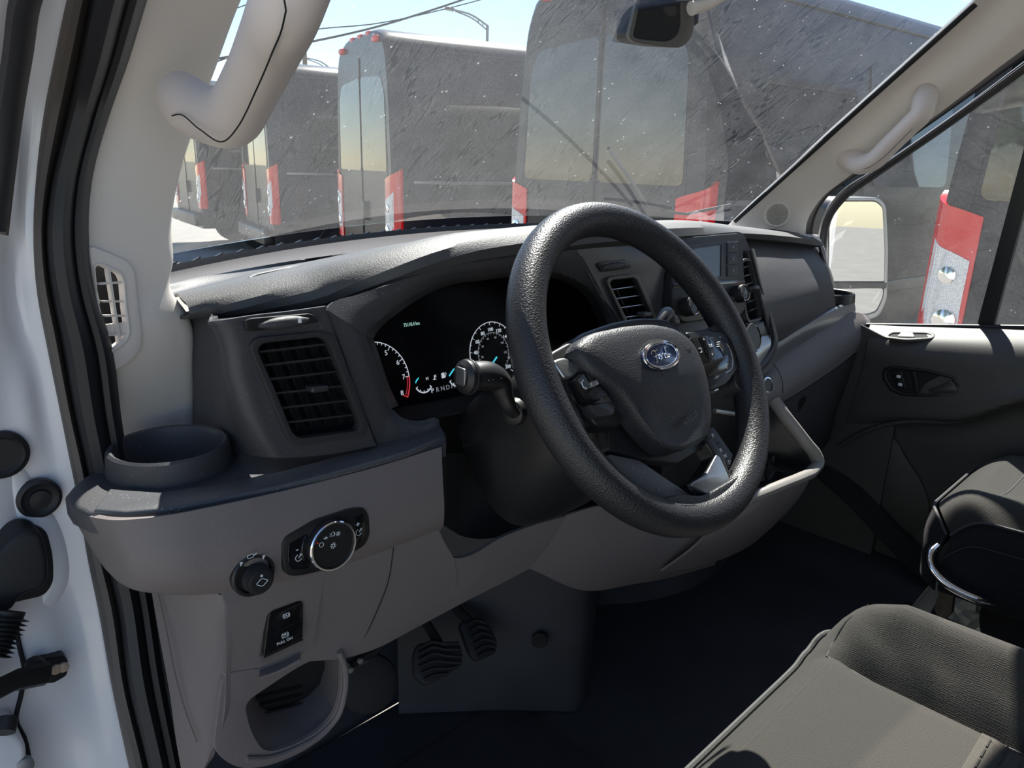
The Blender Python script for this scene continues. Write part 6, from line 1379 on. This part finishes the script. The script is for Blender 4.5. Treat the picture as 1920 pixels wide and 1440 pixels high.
# --- parked black vans, rears towards us, built once and copied
VH = 3.05
def build_van():
    v = thing('parked_van', 'x', 'van', (0, 0, 0), 'black vans parked in a row across the yard')
    # own frame: x to its right, y forward from the rear face, z up from the ground
    prof = [(-1.00, .42), (-1.02, .60), (-1.025, 1.0), (-1.02, 1.5), (-.985, 2.0), (-.93, 2.5), (-.87, 2.80), (-.78, 2.95), (-.6, 3.02), (0, 3.05)]
    prof = prof+[(-x, z) for x, z in reversed(prof[:-1])]
    secs = []
    for y, k, dz in ((.0, .955, -.05), (.02, .985, -.02), (.08, 1, 0), (1.0, 1, 0), (2.5, 1, 0), (4.3, 1, 0), (4.9, .985, -.12), (5.3, .95, -.55), (5.6, .93, -1.3), (5.95, .9, -1.75), (6.0, .86, -1.85)):
        row_ = []
        for x, z in prof:
            zz = z if z < 1.2 else 1.2+(z-1.2)*(1+dz/1.85) if dz > -.3 else min(z, max(.9, 3.05+dz)+.0*z)
            row_.append(A(x*k, y, zz))
        secs.append(row_)
    G = [spline(s, 70) for s in secs]
    V, Fc = grid(G)
    n = len(G[0]); Fc = Fc+[tuple(range(n)), tuple(reversed(range((len(G)-1)*n, len(G)*n)))]
    bd_ = part('body', facing((V, [tuple(reversed(f)) for f in Fc]), (0, -30, 1.5)), BLKPAINT, v, 'glossy black body')
    def sx(z, s=1): return s*float(np.interp(z, [p[1] for p in prof[:10]], [-p[0] for p in prof[:10]]))
    # rear doors: split, windows, handle, bumper, plate recess
    part('door_split', box((0, -.003, 1.7), (.012, .012, 2.2)), DARK, v)
    for s in (-1, 1):
        o_ = [(s*.03, 1.60), (s*.84, 1.60), (s*.80, 2.40), (s*.70, 2.56), (s*.03, 2.60)]
        part('rear_window', plate(roundpoly([A(x, -.004, z) for x, z in o_], .06, 6), (0, -1, 0), .01), VANGL, v, 'tinted rear door window')
        part('rear_door_line', tube([A(s*.86, .004, .7), A(s*.87, .002, 1.5), A(s*.83, .004, 2.3), A(s*.70, .01, 2.72)], .006, 5), DARK, v)
        # tall tail lamp wrapping the corner
        tc = [(.80, -.012), (.90, -.016), (1.005, -.004), (1.045, .05), (1.050, .10)]
        T_ = part('tail_lamp', thick(loft([[A(s*x, y, z-(.12*(1-q/4.) if z > 1.5 else (.05*(1-q/4.) if z > 1.4 else 0))) for q, (x, y) in enumerate(tc)] for z in (.78, .9, 1.1, 1.3, 1.48, 1.64)], 14, 14), .03, (s*3, -4, 1.2)), RED, v, 'tall red tail lamp')
        tl_ = [(.82, -.020), (.90, -.024), (.985, -.016), (1.015, .004)]
        part('clear_lens', thick(loft([[A(s*x*(1 if k else .99), y, z-(.10*(1-q/3.) if k == 3 else 0)) for q, (x, y) in enumerate(tl_)] for k, z in enumerate((.90, 1.02, 1.25, 1.40))], 10, 10), .012, (s*3, -4, 1.2)), CLRL, T_, 'clear reversing lens')
        part('lamp_bulb', lathe(A(s*.885, -.026, .985), (0, -1, 0), [(.060, 0), (.058, .008), (.035, .014), (0, .016)], 20), CHR, T_)
        part('lamp_bulb', lathe(A(s*.91, -.026, 1.22), (0, -1, 0), [(.045, 0), (.043, .008), (.025, .012), (0, .014)], 20), CHR, T_)
        part('side_window', plate(roundpoly([A(sx(z, s)*1.0+s*.022, y, z) for y, z in ((.55, 1.62), (1.75, 1.62), (1.75, 2.32), (.62, 2.32))], .10, 5), (s, 0, .12), .012), VANGL, v, 'tinted side window')
        part('side_window', plate(roundpoly([A(sx(z, s)*1.0+s*.022, y, z) for y, z in ((2.05, 1.62), (3.35, 1.62), (3.35, 2.32), (2.05, 2.32))], .10, 5), (s, 0, .12), .012), VANGL, v, 'tinted sliding door window')
        part('cab_window', plate(roundpoly([A(sx(z, s)*.99+s*.024, y, z) for y, z in ((3.75, 1.55), (4.85, 1.5), (4.6, 2.1), (3.75, 2.2))], .08, 5), (s, 0, .12), .012), VANGL, v)
        part('door_track', box((s*1.03, 1.1, 1.50), (.02, 1.75, .035), None, .006), STEEL, v, 'grey sliding door track')
        part('door_line', tube([A(s*1.03, 1.95, .55), A(s*1.03, 1.95, 1.5), A(s*.95, 1.95, 2.4), A(s*.93, 1.95, 2.5)], .006, 5), DARK, v)
        part('side_moulding', box((s*1.03, 1.9, .78), (.02, 3.2, .10), None, .008), BLK, v)
        for yw in (1.05, 4.75):
            w_ = part('wheel', lathe(A(s*.83, yw, .36), (s, 0, 0), [(.20, -.02), (.36, -.02), (.365, .06), (.36, .19), (.33, .205), (.24, .20), (.22, .16), (.10, .17), (0, .17)], 36), TYRE, v)
            part('wheel_hub', lathe(A(s*.83, yw, .36), (s, 0, 0), [(.21, .165), (.18, .185), (.06, .19), (0, .19)], 24), GALV, w_)
            part('arch_lip', tube(arc(A(s*1.015, yw, .36), .44, 0, 180, 24, (0, 1, 0), (0, 0, 1)), .018, 8), BLK, v)
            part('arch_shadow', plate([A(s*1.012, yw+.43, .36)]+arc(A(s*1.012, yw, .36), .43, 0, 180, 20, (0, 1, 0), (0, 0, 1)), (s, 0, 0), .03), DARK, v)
        part('marker_lamp', box((s*.60, -.01, 2.93), (.13, .07, .06), None, .02), AMB, v, 'red marker lamp on the roof edge')
    for x in (-.28, 0, .28): part('marker_lamp', box((x, .03, 3.02), (.12, .07, .05), None, .018), AMB, v)
    part('bumper', box((0, -.06, .58), (1.96, .16, .22), None, .04, 3), BLK, v)
    part('door_handle', box((.12, -.025, 1.15), (.05, .04, .22), None, .012), BLK, v)
    part('roof_rail', tube([A(-.7, .2, 3.0), A(-.7, 2, 3.02), A(-.7, 4, 3.0)], .02, 6), BLK, v)
    part('roof_seam', tube([A(-.86, .05, 2.83), A(-.86, 2, 2.83), A(-.86, 4.3, 2.83)], .012, 6), BEZ, v)
    part('roof_seam', tube([A(.86, .05, 2.83), A(.86, 2, 2.83), A(.86, 4.3, 2.83)], .012, 6), BEZ, v)
    return v
VAN0 = build_van()
LR_ = [  # left and right rear corners of each van as seen, farthest first
    ((6.0, 15.9), (5.7, 14.0), 'farthest black van, only its tail lamps showing beside the driver pillar'),
    ((5.72, 12.25), (5.22, 10.3), 'second farthest black van, seen under the driver grab handle'),
    ((5.28, 8.6), (4.74, 6.65), 'black van in mid row with red marker lamps on its roof edge'),
    ((4.55, 4.66), (4.30, 2.65), 'near black van straight ahead with a large rear window'),
    ((4.34, 1.28), (4.12, -.76), 'nearest black van, tail lamp filling the passenger window')]
for k, (L_, R_, lab) in enumerate(LR_):
    o = VAN0 if k == 0 else copy_tree(VAN0)
    L_, R_ = A(*L_, 0), A(*R_, 0); c = (L_+R_)/2; d = unit(R_-L_)
    o.location = (c[0], c[1], GZ); o.rotation_euler = (0, 0, math.atan2(d[1], d[0])); o['label'] = lab

# --- poles, street lamps, cables
UP = thing('utility_pole', 'dark wooden utility pole with an insulator bracket', 'pole', (0, 0, 0))
pb_ = W(569, 60, y=38); UP.location = (pb_[0], pb_[1], GZ); ORG[UP] = A(pb_[0], pb_[1], GZ)
part('post', tube([A(pb_[0], pb_[1], GZ), A(pb_[0], pb_[1], W(569, 62, y=38)[2])], [.16, .12], 10), WOOD, UP)
part('bracket', tube([A(*W(565, 68, y=38)), A(*W(576, 60, y=38)), A(*W(578, 42, y=38))], .09, 8), GALV, UP)
def street(us, v0, y, label):
    (u0, vt), (u1, vb), (um, vm) = us
    s = thing('street_lamp', label, 'street lamp', (0, 0, 0), 'street lamps beyond the vans')
    p = W(u1, vb, y=y); s.location = (p[0], p[1], GZ); ORG[s] = A(p[0], p[1], GZ)
    part('post', tube([A(p[0], p[1], GZ), W(u1, vb, y=y)], .11, 8), GALV, s)
    part('arm', tube([W(u1, vb, y=y), W(um, vm, y=y), W(u0, vt, y=y)], .07, 6, smooth=14), GALV, s)
    part('arm', tube([W(u1, vb+9, y=y), W(um+2, vm+7, y=y), W(u0+4, vt+3, y=y)], .05, 6, smooth=14), GALV, s)
    part('lamp_head', tube([W(u0-14, vt-3, y=y), W(u0, vt, y=y)], .14, 8), GALV, s)
    for k in (.3, .6): part('arm_tie', tube([W(u1*(1-k)+um*k, vb*(1-k)+vm*k-3*k, y=y), W(u1*(1-k)+(um+2)*k, (vb+9)*(1-k)+(vm+7)*k-3*k, y=y)], .04, 5), GALV, s)
street(((850, 18), (914, 48), (884, 28)), 0, 45, 'tall street lamp with curved twin arm above the mid row van')
street(((572, 108), (624, 132), (602, 116)), 0, 70, 'distant street lamp just above the second farthest van')
def cable(pts, y, r, label): solo('overhead_cable', tube([W(u, v, y=y) for u, v in pts], r, 6, smooth=30), CABLE, label, 'cable', 'overhead cables')
cable(((300, 128), (420, 108), (575, 80), (700, 52), (800, 22), (900, -12), (1000, -50)), 30, .05, 'thick overhead cable crossing the sky')
cable(((400, 118), (576, 58), (700, 45), (830, 18), (920, -6), (1000, -32)), 36, .034, 'thin twisted overhead cable above the thick one')
cable(((380, 36), (470, 6), (560, -30)), 30, .022, 'thin overhead cable seen beside the driver grab handle')
# --- trees across the yard behind us (mirrored in the near van's glass)
random.seed(11)
lb_ = ('left tree', )
TREE = []
for k, (x, y, h) in enumerate(((-13, 3, 8.5), (-15, 9, 10), (-12, 15, 8), (-17, -3, 9.5))):
    t = thing('tree', 'x', 'tree', (x, y, GZ), 'trees along the far side of the yard')
    part('trunk', tube([A(x, y, GZ), A(x+.1, y, GZ+h*.4), A(x, y+.2, GZ+h*.7)], [.22, .18, .08], 8), WOOD, t)
    bmx = bmesh.new()
    for i in range(420):
        a = random.uniform(0, 2*math.pi); zz = random.uniform(.28, 1.0); rr = h*.30*math.sqrt(max(.05, 1-((zz-.6)/.45)**2))*random.uniform(.3, 1)
        p = Vector((x+rr*math.cos(a), y+rr*math.sin(a), GZ+h*zz)); s = random.uniform(.25, .55)
        r1, r2 = Vector((random.uniform(-1, 1), random.uniform(-1, 1), random.uniform(-1, 1))).normalized()*s, Vector((random.uniform(-1, 1), random.uniform(-1, 1), random.uniform(-1, 1))).normalized()*s
        vv = [bmx.verts.new(p+q) for q in (r1, r2, -r1, -r2)]; bmx.faces.new(vv)
    part('foliage', bm_geo(bmx), LEAF, t, kind='stuff')
    TREE.append(t)
    t['label'] = ['leafy tree standing left of the van, nearest the door', 'tall leafy tree left of the van, further ahead', 'leafy tree left of the van, far ahead', 'leafy tree behind the driver door', 'leafy tree far behind the driver door', 'farthest leafy tree ahead on the left'][k]
